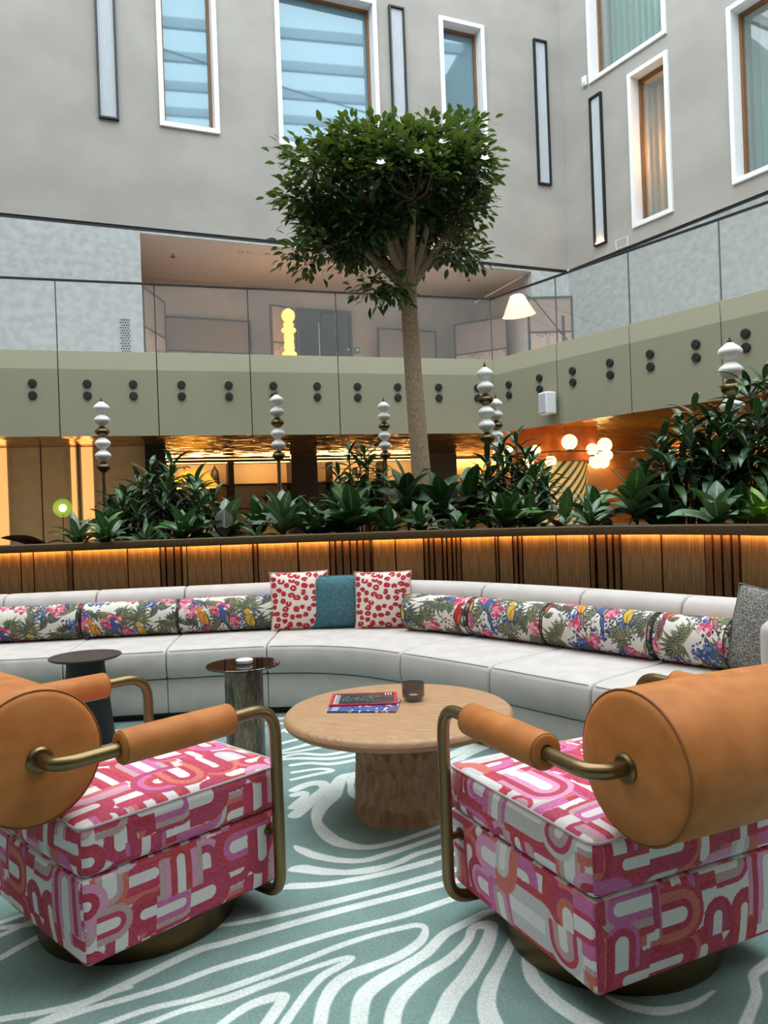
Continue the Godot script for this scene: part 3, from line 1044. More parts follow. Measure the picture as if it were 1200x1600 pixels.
func sofa() -> void:
	front = Way.new(arc_corner([Vector2(-4.0, 4.72), Vector2(-0.42, 5.07), Vector2(0.28, 4.42), Vector2(1.40, 3.02)], 0.55))
	var o := thing("curved_sofa", "long pale grey modular sofa curving round the carpet below the bronze planter wall", "sofa")
	var cuts := [0.0]
	for q in [Vector2(-3.4, 4.78), Vector2(-2.75, 4.84), Vector2(-2.09, 4.90), Vector2(-1.44, 4.96), Vector2(-0.80, 5.03), Vector2(0.093, 4.63), Vector2(0.532, 4.091), Vector2(0.93, 3.60)]:
		cuts.append(front.near(q))
	cuts.append(front.total() - 0.06)
	var seat := PackedVector2Array([Vector2(0.012, 0.272), Vector2(-0.004, 0.30), Vector2(-0.012, 0.36), Vector2(-0.004, 0.425), Vector2(0.008, 0.446), Vector2(0.035, 0.458), Vector2(0.10, 0.464), Vector2(0.45, 0.468), Vector2(0.86, 0.462), Vector2(0.86, 0.272)])
	var base := PackedVector2Array([Vector2(0.025, 0.045), Vector2(0.018, 0.06), Vector2(0.016, 0.15), Vector2(0.022, 0.262), Vector2(0.80, 0.262), Vector2(0.80, 0.045)])
	var back := PackedVector2Array([Vector2(0.845, 0.30), Vector2(0.80, 0.60), Vector2(0.795, 0.70), Vector2(0.815, 0.755), Vector2(0.86, 0.782), Vector2(0.93, 0.788), Vector2(1.0, 0.778), Vector2(1.035, 0.745), Vector2(1.04, 0.68), Vector2(1.04, 0.03), Vector2(0.845, 0.03)])
	for i in cuts.size() - 1:
		var g := G.new()
		sweep(g, front, cuts[i] + 0.002, cuts[i + 1] - 0.002, seat, 0.014, 0.06)
		var c := put("seat_cushion", g, M.suede, o)
		var w := G.new()
		var line := PackedVector3Array()
		for k in 17:
			line.append(F(front.at(lerpf(cuts[i] + 0.02, cuts[i + 1] - 0.02, k / 16.0), 0.010), 0.449))
		w.tube(line, 0.0035, 5)
		put("welt", w, M.suede, c)
		g = G.new()
		sweep(g, front, cuts[i] + 0.002, cuts[i + 1] - 0.002, base, 0.006, 0.06)
		put("base_panel", g, M.suede, o)
		g = G.new()
		sweep(g, front, cuts[i] + 0.002, cuts[i + 1] - 0.002, back, 0.018, 0.06)
		put("backrest", g, M.suede, o)
	var g := G.new()
	sweep(g, front, 0.0, front.total() - 0.06, PackedVector2Array([Vector2(0.06, 0.0), Vector2(0.06, 0.05), Vector2(1.0, 0.05), Vector2(1.0, 0.0)]), 0.0, 0.1)
	put("plinth", g, M.plinth, o)
	g = G.new()
	var e := front.total() - 0.06
	var arm := PackedVector2Array([Vector2(0.24, 0.04), Vector2(0.225, 0.40), Vector2(0.225, 0.74), Vector2(0.24, 0.775), Vector2(0.29, 0.79), Vector2(0.98, 0.79), Vector2(1.03, 0.775), Vector2(1.045, 0.74), Vector2(1.045, 0.04)])
	var ext := Way.new(PackedVector2Array([front.spot(e) + front.dir(e) * 0.0, front.spot(e) + front.dir(e) * 0.22]))
	sweep(g, ext, 0.0, 0.22, arm, 0.035, 0.08)
	put("end_arm", g, M.suede, o)

	# long floral bolsters along the back
	var ends := [[Vector2(-2.89, 5.47), Vector2(-2.21, 5.53)], [Vector2(-2.20, 5.53), Vector2(-1.53, 5.60)], [Vector2(-1.52, 5.60), Vector2(-0.84, 5.66)], [Vector2(0.16, 5.50), Vector2(0.62, 5.08)], [Vector2(0.63, 5.07), Vector2(1.0, 4.60)], [Vector2(1.0, 4.60), Vector2(1.44, 4.06)], [Vector2(1.445, 4.05), Vector2(1.70, 3.74)]]
	var says := ["floral print bolster furthest left on the sofa, cut by the picture edge", "floral print bolster behind the black side table, second along the left run", "floral print bolster touching the left leopard print cushion", "floral print bolster running right from the right leopard print cushion", "floral print bolster second to the right of the leopard print cushions", "floral print bolster just left of the one under the grey tweed cushion", "floral print bolster tucked under the grey tweed cushion at the sofa's right end"]
	for i in ends.size():
		var s0 := front.near(ends[i][0] - front_off(ends[i][0]))
		var s1 := front.near(ends[i][1] - front_off(ends[i][1]))
		var prof := PackedVector2Array()
		for k in 20:
			var a := TAU * k / 20
			prof.append(Vector2(0.672 + cos(a) * 0.120, 0.592 + sin(a) * 0.127))
		var t := thing("bolster_cushion", says[i], "bolster", Vector3.ZERO, 0.0, "floral bolsters along the sofa back")
		g = G.new()
		sweep(g, front, s0 + 0.001, s1 - 0.001, prof, 0.02, 0.05, 1.0)
		for k in g.t.size():
			g.t[k] = Vector2(g.t[k].x / 0.92 + i * 0.17, g.t[k].y / 0.80 + i * 0.07)
		put("cover", g, M.floral, t)
		for s in [s0 + 0.008, s1 - 0.008]:
			var shifted := G.new()
			var ring := PackedVector3Array()
			for k in 21:
				var a := TAU * k / 20
				ring.append(F(front.at(s, 0.672 + cos(a) * 0.116), 0.592 + sin(a) * 0.123))
			shifted.tube(ring, 0.0035, 5, -1.0, false)
			put("piping", shifted, M.black_top, t)

	pillow("scatter_cushion", "red and cream leopard print square cushion left of the teal one", M.leopard, Vector3(-0.635, 0.462, -5.60), 0.17, -0.16, 0.43, 1.0, "leopard print cushions")
	pillow("scatter_cushion", "plain teal woven square cushion between two leopard print ones", M.teal, Vector3(-0.36, 0.462, -5.60), 0.02, -0.15, 0.395, 2.0, "")
	pillow("scatter_cushion", "red and cream leopard print square cushion right of the teal one", M.leopard, Vector3(-0.03, 0.462, -5.52), -0.06, -0.17, 0.415, 1.0, "leopard print cushions")
	pillow("scatter_cushion", "dark grey tweed square cushion leaning on a corner at the sofa's right end", M.tweed, Vector3(1.735, 0.462, -3.58), -0.86, -0.30, 0.42, 2.0, "", -0.14)


func front_off(q: Vector2) -> Vector2:
	var d := front.dir(front.near(q - Vector2(0.3, 0.4)))
	return Vector2(-d.y, d.x) * 0.66


func arc_corner(c: Array, r: float) -> PackedVector2Array:
	var o := PackedVector2Array()
	for i in 24:
		o.append(c[0].lerp(c[1], i / 24.0))
	o = PackedVector2Array([c[0]])
	for i in range(1, c.size() - 1):
		var a: Vector2 = (c[i - 1] - c[i]).normalized()
		var b: Vector2 = (c[i + 1] - c[i]).normalized()
		var p0: Vector2 = c[i] + a * r
		var p1: Vector2 = c[i] + b * r
		if i > 1:
			p0 = c[i] + a * minf(r, c[i].distance_to(c[i - 1]) * 0.5)
		if i < c.size() - 2:
			p1 = c[i] + b * minf(r, c[i].distance_to(c[i + 1]) * 0.5)
		for k in 15:
			var f := k / 14.0
			o.append(p0.lerp(c[i], f).lerp(c[i].lerp(p1, f), f))
	o.append(c[c.size() - 1])
	var out := PackedVector2Array()
	for i in o.size() - 1:
		var n := maxi(1, int(o[i].distance_to(o[i + 1]) / 0.06))
		for k in n:
			out.append(o[i].lerp(o[i + 1], float(k) / n))
	out.append(o[o.size() - 1])
	return out


func pillow(called: String, label: String, m: Material, at: Vector3, yaw: float, lean: float, s: float, rep: float, group: String, spin := 0.0) -> void:
	var o := thing(called, label, "cushion", at, 0.0, group)
	o.basis = Basis(Vector3.UP, yaw) * Basis(Vector3.RIGHT, lean) * Basis(Vector3.BACK, spin)
	var g := G.new()
	var n := 18
	var rim_line := PackedVector3Array()
	for sg in [-1.0, 1.0]:
		var P := []
		var U := []
		for i in n + 1:
			var rp := PackedVector3Array()
			var ru := PackedVector2Array()
			for j in n + 1:
				var a := -1.0 + 2.0 * i / n
				var b := -1.0 + 2.0 * j / n
				a = signf(a) * pow(absf(a), 0.8)
				b = signf(b) * pow(absf(b), 0.8)
				var pin := 1.0 - 0.05 * (1.0 - pow(absf(a), 4.0)) * absf(b) * absf(b)
				var pin2 := 1.0 - 0.05 * (1.0 - pow(absf(b), 4.0)) * absf(a) * absf(a)
				var th: float = 0.082 * pow(maxf(0.0, (1.0 - pow(absf(a), 2.6)) * (1.0 - pow(absf(b), 2.6))), 0.55)
				rp.append(Vector3(a * s * 0.5 * pin2, s * 0.5 + b * s * 0.5 * pin, th * sg))
				ru.append(Vector2(a, -b) * 0.5 * rep + Vector2(0.5, 0.5))
			P.append(rp)
			U.append(ru)
		g.sheet(P, U, Vector3(0, 0, sg))
	put("cover", g, m, o)
	for k in 4:
		for i in 12:
			var f := -1.0 + 2.0 * i / 12.0
			var q := [Vector2(f, -1), Vector2(1, f), Vector2(-f, 1), Vector2(-1, -f)]
			var c: Vector2 = q[k]
			rim_line.append(Vector3(c.x * s * 0.5 * (1.0 - 0.05 * (1.0 - pow(absf(c.y), 4.0)) * c.x * c.x), s * 0.5 + c.y * s * 0.5 * (1.0 - 0.05 * (1.0 - pow(absf(c.x), 4.0)) * c.y * c.y), 0))
	rim_line.append(rim_line[0])
	g = G.new()
	g.tube(rim_line, 0.005, 6, -1.0, false)
	put("piping", g, m, o)


func armchair(label: String, x: float, d: float, t: float) -> void:
	var o := thing("swivel_armchair", label, "armchair", V(x, 0, d), -t, "pink arch print swivel chairs")
	var D := 0.708
	var W := 0.35
	var g := G.new()
	g.lathe(PackedVector2Array([Vector2(0, 0.0), Vector2(0.312, 0.0), Vector2(0.315, 0.006), Vector2(0.315, 0.075), Vector2(0.29, 0.10), Vector2(0, 0.095)]), 48)
	put("swivel_base", g, M.brass_dark, o)
	g = G.new()
	g.rbox(Vector3(W * 2, 0.243, D), 0.016, Transform3D(Basis(), Vector3(0, 0.209, 0)), 0.0, 1.25, 4, 0.03, 0.014)
	var body := put("seat_base", g, M.arch, o)
	for sx in [-1, 1]:
		g = G.new()
		var line := PackedVector3Array()
		for k in 9:
			line.append(Vector3(sx * (W - 0.008 - 0.009 * (1.0 - k / 8.0)), 0.105 + 0.21 * k / 8.0, D * 0.5 - 0.008 - 0.010 * (1.0 - k / 8.0)))
		g.tube(line, 0.003, 5)
		put("corner_stitching", g, M.welt, body)
	g = G.new()
	g.rbox(Vector3(W * 2 + 0.006, 0.146, D + 0.004), 0.03, Transform3D(Basis(), Vector3(0, 0.403, 0)), 0.03, 1.25, 4, 0.0, 0.012)
	var c := put("seat_cushion", g, M.arch, o)
	g = G.new()
	var loop := []
	for q in [Vector2(-1, -1), Vector2(1, -1), Vector2(1, 1), Vector2(-1, 1)]:
		loop.append(Vector3(q.x * (W - 0.002), 0.469, q.y * (D * 0.5 - 0.002)))
	loop.append(loop[0])
	var start: Vector3 = loop[0].lerp(loop[1], 0.5)
	g.tube(bend([start, loop[1], loop[2], loop[3], loop[0], start], 0.035), 0.004, 6, -1.0, false)
	put("piping", g, M.welt, c)
	# the roll of the back, lying across the rear of the seat
	var rc := Vector3(0, 0.674, D * 0.5 + 0.078)
	var hl := 0.293
	var R := 0.181
	var prof := PackedVector2Array([Vector2(0, -hl - 0.012), Vector2(R * 0.5, -hl - 0.010), Vector2(R - 0.02, -hl), Vector2(R - 0.006, -hl + 0.006), Vector2(R, -hl + 0.018), Vector2(R + 0.003, -hl * 0.5), Vector2(R + 0.004, 0), Vector2(R + 0.003, hl * 0.5), Vector2(R, hl - 0.018), Vector2(R - 0.006, hl - 0.006), Vector2(R - 0.02, hl), Vector2(R * 0.5, hl + 0.010), Vector2(0, hl + 0.012)])
	var lie := Transform3D(Basis(Vector3.BACK, PI / 2), rc)
	g = G.new()
	g.lathe(prof, 56, lie)
	var roll := put("back_roll", g, M.leather, o)
	for s in [-1, 1]:
		g = G.new()
		var ring := PackedVector3Array()
		for k in 49:
			ring.append(rc + Vector3(s * (hl - 0.012), cos(TAU * k / 48) * (R - 0.0005), sin(TAU * k / 48) * (R - 0.0005)))
		g.tube(ring, 0.0032, 5, -1.0, false)
		put("seam", g, M.seam, roll)
	for s in [-1.0, 1.0]:
		# bent brass tube: out of the roll, forward as the arm, down the front and in under the seat
		var ax: float = s * 0.403
		var lf := D * 0.5 - 0.632
		g = G.new()
		g.tube(bend([rc + Vector3(s * (hl - 0.02), 0, 0), Vector3(ax, 0.676, rc.z), Vector3(ax, 0.684, lf), Vector3(ax, 0.075, lf), Vector3(s * 0.25, 0.067, lf)], 0.095, 8), 0.0195, 14)
		var fr := put("arm_tube", g, M.brass, o)
		g = G.new()
		g.lathe(PackedVector2Array([Vector2(0.0, 0.0), Vector2(0.036, 0.0), Vector2(0.036, 0.008), Vector2(0.03, 0.014), Vector2(0.0, 0.014)]), 24, Transform3D(Basis(Vector3.BACK, -s * PI / 2), rc + Vector3(s * (hl + 0.008), 0, 0)))
		put("rosette", g, M.brass, fr)
		g = G.new()
		g.lathe(PackedVector2Array([Vector2(0, 0), Vector2(0.02, 0), Vector2(0.02, 0.008), Vector2(0.011, 0.012), Vector2(0.011, 0.045), Vector2(0, 0.045)]), 16, Transform3D(Basis(Vector3.BACK, -s * PI / 2), Vector3(s * 0.351, 0.27, lf)))
		put("fixing_bolt", g, M.brass_dark, fr)
		var z0 := D * 0.5 - 0.095
		var z1 := D * 0.5 - 0.462
		var ln := z0 - z1
		g = G.new()
		g.lathe(PackedVector2Array([Vector2(0.019, 0.0), Vector2(0.038, 0.0), Vector2(0.045, 0.004), Vector2(0.048, 0.012), Vector2(0.049, ln * 0.5), Vector2(0.048, ln - 0.012), Vector2(0.045, ln - 0.004), Vector2(0.038, ln), Vector2(0.019, ln)]), 28, Transform3D(Basis(Vector3.RIGHT, -PI / 2), Vector3(ax, 0.681, z0)))
		var sl := put("arm_sleeve", g, M.leather, o)
		for zz in [z0 - 0.006, z1 + 0.006]:
			g = G.new()
			var ring := PackedVector3Array()
			for k in 25:
				ring.append(Vector3(ax + cos(TAU * k / 24) * 0.0455, 0.681 + sin(TAU * k / 24) * 0.0455, zz))
			g.tube(ring, 0.002, 4, -1.0, false)
			put("seam", g, M.seam, sl)


func tables() -> void:
	# round oak table on a gouged trunk
	var o := thing("coffee_table", "large round pale oak coffee table on a thick carved trunk between the chairs", "coffee table", V(0.03, 0, 3.34))
	var g := G.new()
	var R := 0.495
	g.lathe(PackedVector2Array([Vector2(R, 0.421), Vector2(R - 0.004, 0.434), Vector2(R - 0.014, 0.443), Vector2(R - 0.03, 0.446), Vector2(0.0, 0.446)]), 96)
	g.lathe(PackedVector2Array([Vector2(0.0, 0.396), Vector2(R - 0.03, 0.396), Vector2(R - 0.014, 0.399), Vector2(R - 0.004, 0.408), Vector2(R, 0.421)]), 96)
	for i in g.v.size():
		g.t[i] = Vector2(g.v[i].x * 0.8 + g.v[i].z * 0.25, g.v[i].z * 0.5 - g.v[i].x * 0.12 + g.v[i].y)
	put("tabletop", g, M.oak, o)
	# the trunk is scooped all over with a gouge, in staggered rows
	var cuts := []
	for row in 6:
		for k in 20:
			cuts.append([TAU * (k + 0.5 * (row % 2)) / 20.0 + rng.randf_range(-0.04, 0.04), 0.034 + row * 0.071 + rng.randf_range(-0.010, 0.010), rng.randf_range(0.155, 0.185), rng.randf_range(0.040, 0.056), rng.randf_range(0.015, 0.022)])
	var P := []
	var U := []
	for i in 91:
		var y := 0.398 * i / 90.0
		var rp := PackedVector3Array()
		var ru := PackedVector2Array()
		for k in 241:
			var a := TAU * k / 240.0
			var dep := 0.0
			for c in cuts:
				if absf(c[1] - y) < c[3]:
					var da: float = wrapf(a - c[0], -PI, PI) / c[2]
					if absf(da) < 1.0:
						var dy: float = (y - c[1]) / c[3]
						dep = maxf(dep, c[4] * (1.0 - da * da - pow(absf(dy), 2.6)))
			var rr := lerpf(0.212, 0.184, y / 0.398) - dep
			rp.append(Vector3(cos(a) * rr, y, sin(a) * rr))
			ru.append(Vector2(k / 240.0, y))
		P.append(rp)
		U.append(ru)
	var N := []
	for i in P.size():
		var row := PackedVector3Array()
		for k in 241:
			var du: Vector3 = P[i][(k + 1) % 240] - P[i][(k + 239) % 240]
			var dv: Vector3 = P[mini(i + 1, 90)][k] - P[maxi(i - 1, 0)][k]
			var nn := dv.cross(du).normalized()
			row.append(nn if nn.dot(Vector3(P[i][k].x, 0, P[i][k].z)) > 0.0 else -nn)
		N.append(row)
	var trunk := G.new()
	trunk.grid(P, N, U)
	put("carved_pedestal", trunk, M.carved, o)

	# black tapered side table
	o = thing("side_table", "matt black round side table with a tapered drum leg at left", "side table", V(-1.80, 0, 4.55))
	g = G.new()
	g.lathe(PackedVector2Array([Vector2(0.0, 0.480), Vector2(0.10, 0.480), Vector2(0.19, 0.500), Vector2(0.203, 0.507), Vector2(0.205, 0.512), Vector2(0.203, 0.516), Vector2(0.0, 0.517)]), 64)
	put("tabletop", g, M.black_top, o)
	g = G.new()
	g.lathe(PackedVector2Array([Vector2(0, 0), Vector2(0.155, 0.0), Vector2(0.156, 0.01), Vector2(0.107, 0.46), Vector2(0.11, 0.485), Vector2(0, 0.485)]), 48)
	put("pedestal", g, M.black, o)

	# glass topped stone table
	o = thing("side_table", "side table with a dark glass disc on a round veined stone column", "side table", V(-0.796, 0, 4.18))
	g = G.new()
	g.lathe(PackedVector2Array([Vector2(0.0, 0.492), Vector2(0.196, 0.492), Vector2(0.2, 0.495), Vector2(0.2, 0.501), Vector2(0.197, 0.504), Vector2(0.0, 0.504)]), 64)
	put("tabletop", g, M.dark_glass, o)
	g = G.new()
	g.lathe(PackedVector2Array([Vector2(0, 0), Vector2(0.104, 0.0), Vector2(0.104, 0.006), Vector2(0.103, 0.492), Vector2(0, 0.492)]), 48)
	put("pedestal", g, M.marble, o)
	o = thing("ashtray", "small white stone dish in the middle of the dark glass tabletop", "dish", V(-0.79, 0.504, 4.185))
	g = G.new()
	g.lathe(PackedVector2Array([Vector2(0, 0), Vector2(0.04, 0), Vector2(0.045, 0.004), Vector2(0.046, 0.02), Vector2(0.043, 0.023), Vector2(0.036, 0.022), Vector2(0.034, 0.017), Vector2(0, 0.017)]), 32)
	put("dish", g, M.soap, o)
	g = G.new()
	for k in 22:
		var a := TAU * k / 22
		g.rbox(Vector3(0.005, 0.014, 0.004), 0.001, Transform3D(Basis(Vector3.UP, -a + PI / 2), Vector3(cos(a) * 0.0455, 0.011, sin(a) * 0.0455)), 0.0, 1.0, 1)
	put("ribs", g, M.marble, o)

	# ribbed tea light glass and two magazines on the oak table
	o = thing("votive_glass", "small smoke grey ribbed tumbler standing on the oak coffee table", "candle glass", V(0.102, 0.446, 3.465))
	g = G.new()
	g.lathe(PackedVector2Array([Vector2(0, 0.002), Vector2(0.036, 0.0), Vector2(0.038, 0.006), Vector2(0.049, 0.02), Vector2(0.05, 0.083), Vector2(0.0485, 0.085), Vector2(0.046, 0.083), Vector2(0.045, 0.024), Vector2(0.034, 0.012), Vector2(0, 0.011)]), 168, Transform3D(), 0.018, 28)
	put("tumbler", g, glass_mat("57504e", 0.5, 0.06), o)
	g = G.new()
	g.lathe(PackedVector2Array([Vector2(0, 0.013), Vector2(0.019, 0.013), Vector2(0.02, 0.026), Vector2(0.017, 0.026), Vector2(0, 0.024)]), 24)
	put("tea_light", g, M.soap, o)
	magazine("magazine with a blue cover, lower of the two on the oak table", Vector3(-0.115, 0.446, -3.385), -0.13, 0.0, 1)
	magazine("magazine with a red bordered dark cover, upper of the two on the oak table", Vector3(-0.122, 0.4535, -3.477), -0.02, 0.0, 0)


func magazine(label: String, at: Vector3, yaw: float, _lift: float, kind: int) -> void:
	var o := thing("magazine", label, "magazine", at, yaw + PI / 2, "")
	var g := G.new()
	for k in 4:
		g.box(Vector3(-0.104, 0.0005 + k * 0.0016, -0.147), Vector3(0.104 - k * 0.0004, 0.0018 + k * 0.0016, 0.147))
	put("pages", g, mt("d8d5cf", 0.8), o)
	g = G.new()
	g.box(Vector3(-0.106, 0.0066, -0.149), Vector3(0.106, 0.0074, 0.149))
	g.box(Vector3(-0.106, 0.0, -0.149), Vector3(0.106, 0.0005, 0.149))
	g.box(Vector3(-0.107, 0.0, -0.149), Vector3(-0.105, 0.0074, 0.149))
	for i in g.v.size():
		g.t[i] = Vector2(g.v[i].x / 0.212 + 0.5, g.v[i].z / 0.298 + 0.5)
	put("cover", g, tex_mat(paper_tex(kind), 0.25), o)


# ---------------------------------------------------------------- planter and plants
func planter() -> void:
	rim = Way.new(smooth_line(PackedVector2Array([Vector2(-6, 5.85), Vector2(-4.6, 6.08), Vector2(-3.1, 6.22), Vector2(-1.72, 6.27), Vector2(-0.86, 6.26), Vector2(0, 6.18), Vector2(0.58, 6.05), Vector2(1.26, 5.80), Vector2(1.79, 5.36), Vector2(2.14, 4.85), Vector2(2.38, 4.3), Vector2(2.55, 3.6), Vector2(2.62, 2.8)]), 40))
	var o := thing("curved_planter", "long curved bronze planter wall with slatted panels and a lit top edge behind the sofa", "planter")
	var g := G.new()
	sweep(g, rim, 0.0, rim.total(), PackedVector2Array([Vector2(0.055, 0.0), Vector2(0.055, 1.10), Vector2(0.20, 1.10), Vector2(0.20, 0.0)]), 0.0, 0.12)
	put("backing", g, M.recess, o)
	var wide := [[0.05, 0.30], [0.31, 0.70], [0.76, 1.04], [1.05, 1.48], [1.56, 1.86], [1.87, 2.16], [2.22, 2.59], [2.602, 3.058], [3.068, 3.159], [3.169, 3.43], [3.481, 3.915], [3.925, 4.179], [4.367, 4.398], [4.408, 4.675], [4.685, 4.937], [4.989, 5.305], [5.321, 5.568], [5.929, 6.106], [6.117, 6.334], [6.644, 6.906], [6.941, 7.041], [7.125, 7.376], [7.386, 7.63], [7.882, 8.178], [8.193, 8.508], [8.774, 8.995], [9.008, 9.278], [9.40, 9.70], [9.71, 10.0], [10.06, 10.35], [10.40, 10.72]]
	var thin := [[0.715, 0.745], [1.50, 1.54], [2.18, 2.205], [3.44, 3.471], [4.195, 4.226], [4.242, 4.294], [4.309, 4.351], [4.953, 4.979], [5.584, 5.615], [5.631, 5.673], [5.689, 5.736], [5.751, 5.793], [5.809, 5.846], [5.861, 5.898], [6.35, 6.376], [6.391, 6.417], [6.433, 6.484], [6.5, 6.521], [6.536, 6.562], [6.577, 6.598], [6.608, 6.634], [6.916, 6.931], [7.056, 7.08], [7.095, 7.115], [7.645, 7.674], [7.699, 7.764], [7.783, 7.813], [7.833, 7.867], [8.522, 8.57], [8.584, 8.636], [8.654, 8.705], [8.724, 8.76], [9.30, 9.335], [9.35, 9.385], [10.015, 10.04], [10.365, 10.39]]
	for e in wide:
		g = G.new()
		sweep(g, rim, e[0], e[1], PackedVector2Array([Vector2(0.012, 0.04), Vector2(0.010, 0.05), Vector2(0.010, 1.098), Vector2(0.06, 1.098), Vector2(0.06, 0.04)]), 0.0, 0.07)
		put("panel", g, M.bronze, o)
	for e in thin:
		g = G.new()
		sweep(g, rim, e[0], e[1], PackedVector2Array([Vector2(0.0, 0.04), Vector2(0.0, 1.098), Vector2(0.06, 1.098), Vector2(0.06, 0.04)]), 0.0, 0.07)
		put("slat", g, M.fin, o)
	# the capping, in lengths butted together
	var joints := [0.0, 1.55, 3.1, 4.95, 6.33, 8.62, rim.total()]
	for i in joints.size() - 1:
		g = G.new()
		sweep(g, rim, joints[i] + 0.0004, joints[i + 1] - 0.0004, PackedVector2Array([Vector2(-0.066, 1.078), Vector2(-0.066, 1.136), Vector2(-0.062, 1.142), Vector2(0.16, 1.142), Vector2(0.16, 1.104), Vector2(-0.05, 1.104), Vector2(-0.05, 1.078)]), 0.0, 0.08)
		put("capping", g, M.rim, o)
	g = G.new()
	sweep(g, rim, 0.0, rim.total(), PackedVector2Array([Vector2(-0.036, 1.094), Vector2(-0.036, 1.104), Vector2(-0.02, 1.104), Vector2(-0.02, 1.094)]), 0.0, 0.12)
	put("led_strip", g, lamp_mat("ffb060", 1.0), o)
	var n := 22
	for i in n:
		var s := rim.total() * (i + 0.5) / n
		var l := AreaLight3D.new()
		l.name = "led_strip_light"
		l.light_color = Color("ffae5c")
		l.light_energy = LED
		l.area_size = Vector2(rim.total() / n * 0.98, 0.014)
		l.area_range = 12.0
		l.shadow_enabled = true
		var q := rim.at(s, -0.028)
		var dd := rim.dir(s)
		l.position = F(q, 1.088)
		var x := Vector3(dd.x, 0, -dd.y)
		l.basis = Basis(x, Vector3.UP.cross(x).normalized(), Vector3.UP) * Basis(Vector3.RIGHT, LED_TILT)
		add_child(l, true)
	# earth
	var poly := PackedVector2Array()
	for k in 40:
		var q := rim.at(rim.total() * k / 39.0, 0.14)
		poly.append(Vector2(q.x, -q.y))
	for q in [Vector2(4.6, 3.2), Vector2(4.9, 7.0), Vector2(3.4, 9.6), Vector2(0.4, 10.6), Vector2(-3.2, 10.2), Vector2(-6.2, 8.2)]:
		poly.append(Vector2(q.x, -q.y))
	g = G.new()
	g.prism(poly, 0.0, 1.05)
	put("soil", g, M.soil, o)


const LED := 0.11
const LED_TILT := 1.0
var blades := {}


func blade(ratio: float, droop: float, belly: float, cup := 0.18) -> ArrayMesh:
	# one leaf of length 1 along +Z, its top side up; belly says where it is widest
	var key := "%s_%s_%s_%s" % [ratio, droop, belly, cup]
	if blades.has(key):
		return blades[key]
	var P := []
	var U := []
	var n := 9
	var y := 0.0
	var z := 0.0
	for i in n + 1:
		var f := float(i) / n
		var a := -droop * f * f
		if i > 0:
			y += sin(a) / n
			z += cos(a) / n
		var w := ratio * 0.5 * pow(sin(PI * pow(clampf(f * 0.97 + 0.015, 0.0, 1.0), belly)), 0.85)
		if f < 0.1:
			w = lerpf(ratio * 0.04, w, f / 0.1)
		var rp := PackedVector3Array()
		var ru := PackedVector2Array()
		for j in 5:
			var u := j / 2.0 - 1.0
			var wave := 0.02 * sin(f * 13.0 + u * 2.0) * absf(u)
			rp.append(Vector3(u * w, y + absf(u) * w * cup + wave * ratio, z))
			ru.append(Vector2(j / 4.0, f))
		P.append(rp)
		U.append(ru)
	var g := G.new()
	g.sheet(P, U, Vector3.UP)
	blades[key] = g.mesh()
	return blades[key]


func leaf_at(o: Node3D, m: Mesh, mat: Material, at: Vector3, yaw: float, elev: float, size: float, roll := 0.0) -> void:
	var b := Basis(Vector3.UP, yaw) * Basis(Vector3.RIGHT, -elev) * Basis(Vector3.BACK, roll)
	put("leaf", m, mat, o, Transform3D(b.scaled_local(Vector3(size, size, size)), at))


func rosette(called: String, label: String, x: float, d: float, size: float, mats: Array, n := 14, ratio := 0.40, group := "", lift := 0.0) -> void:
	var o := thing(called, label, "plant", V(x, 1.05, d), 0.0, group)
	var g := G.new()
	var hgt := size * 0.35 + lift
	g.tube(PackedVector3Array([Vector3(0, -0.03, 0), Vector3(0.01, hgt * 0.5, 0), Vector3(0, hgt, 0)]), 0.014, 7, 0.008)
	put("stem", g, M.leaf[2], o)
	for i in n:
		var f := float(i) / n
		var yaw := i * 2.39996 + rng.randf_range(-0.3, 0.3)
		var elev := lerpf(0.10, 1.25, pow(f, 0.8)) + rng.randf_range(-0.15, 0.15)
		var dr: float = [0.7, 1.15, 1.6][i % 3] * (1.0 - f * 0.5)
		# towards the rim the leaves stand up over it
		if Vector2(sin(yaw), cos(yaw)).dot(Vector2(-x, d).normalized()) > -0.1:
			elev = maxf(elev, 0.5)
			dr = minf(dr, 0.8)
		var sz := size * lerpf(1.0, 0.72, f) * rng.randf_range(0.85, 1.12)
		leaf_at(o, blade(ratio, snappedf(dr, 0.3), 0.85), mats[i % mats.size()], Vector3(0, hgt * lerpf(0.35, 1.0, f), 0), yaw, elev, sz, rng.randf_range(-0.4, 0.4))


func shrub(label: String, x: float, d: float, hgt: float, spread: float, heads: int, per: int, size: float) -> void:
	# several canes, each with whorls of narrow strap leaves
	var o := thing("dracaena_shrub", label, "shrub", V(x, 1.05, d), 0.0, "dracaena shrubs in the planter")
	for h in heads:
		var a := h * 2.39996 + rng.randf_range(-0.2, 0.2)
		var f := sqrt((h + 0.3) / heads)
		var top := Vector3(cos(a) * spread * f, hgt * (1.0 - 0.62 * f * f) * rng.randf_range(0.86, 1.05), sin(a) * spread * f)
		var foot := Vector3(cos(a) * 0.06, -0.02, sin(a) * 0.06)
		var mid := foot.lerp(top, 0.55) + Vector3(cos(a), 0, sin(a)) * spread * 0.12 * f
		var g := G.new()
		g.tube(PackedVector3Array([foot, mid, top]), 0.012, 6, 0.007)
		put("cane", g, M.twig, o)
		for i in per:
			var q := float(i) / per
			var at := mid.lerp(top, lerpf(0.25, 1.0, q))
			var yaw := i * 2.39996 + h
			var el := lerpf(-0.55, 1.15, q) + rng.randf_range(-0.2, 0.2)
			leaf_at(o, blade(0.21, [0.6, 1.2, 0.9][i % 3], 0.9, 0.3), M.leaf[(i + h) % 3], at, yaw, el, size * lerpf(1.0, 0.8, q) * rng.randf_range(0.8, 1.15))


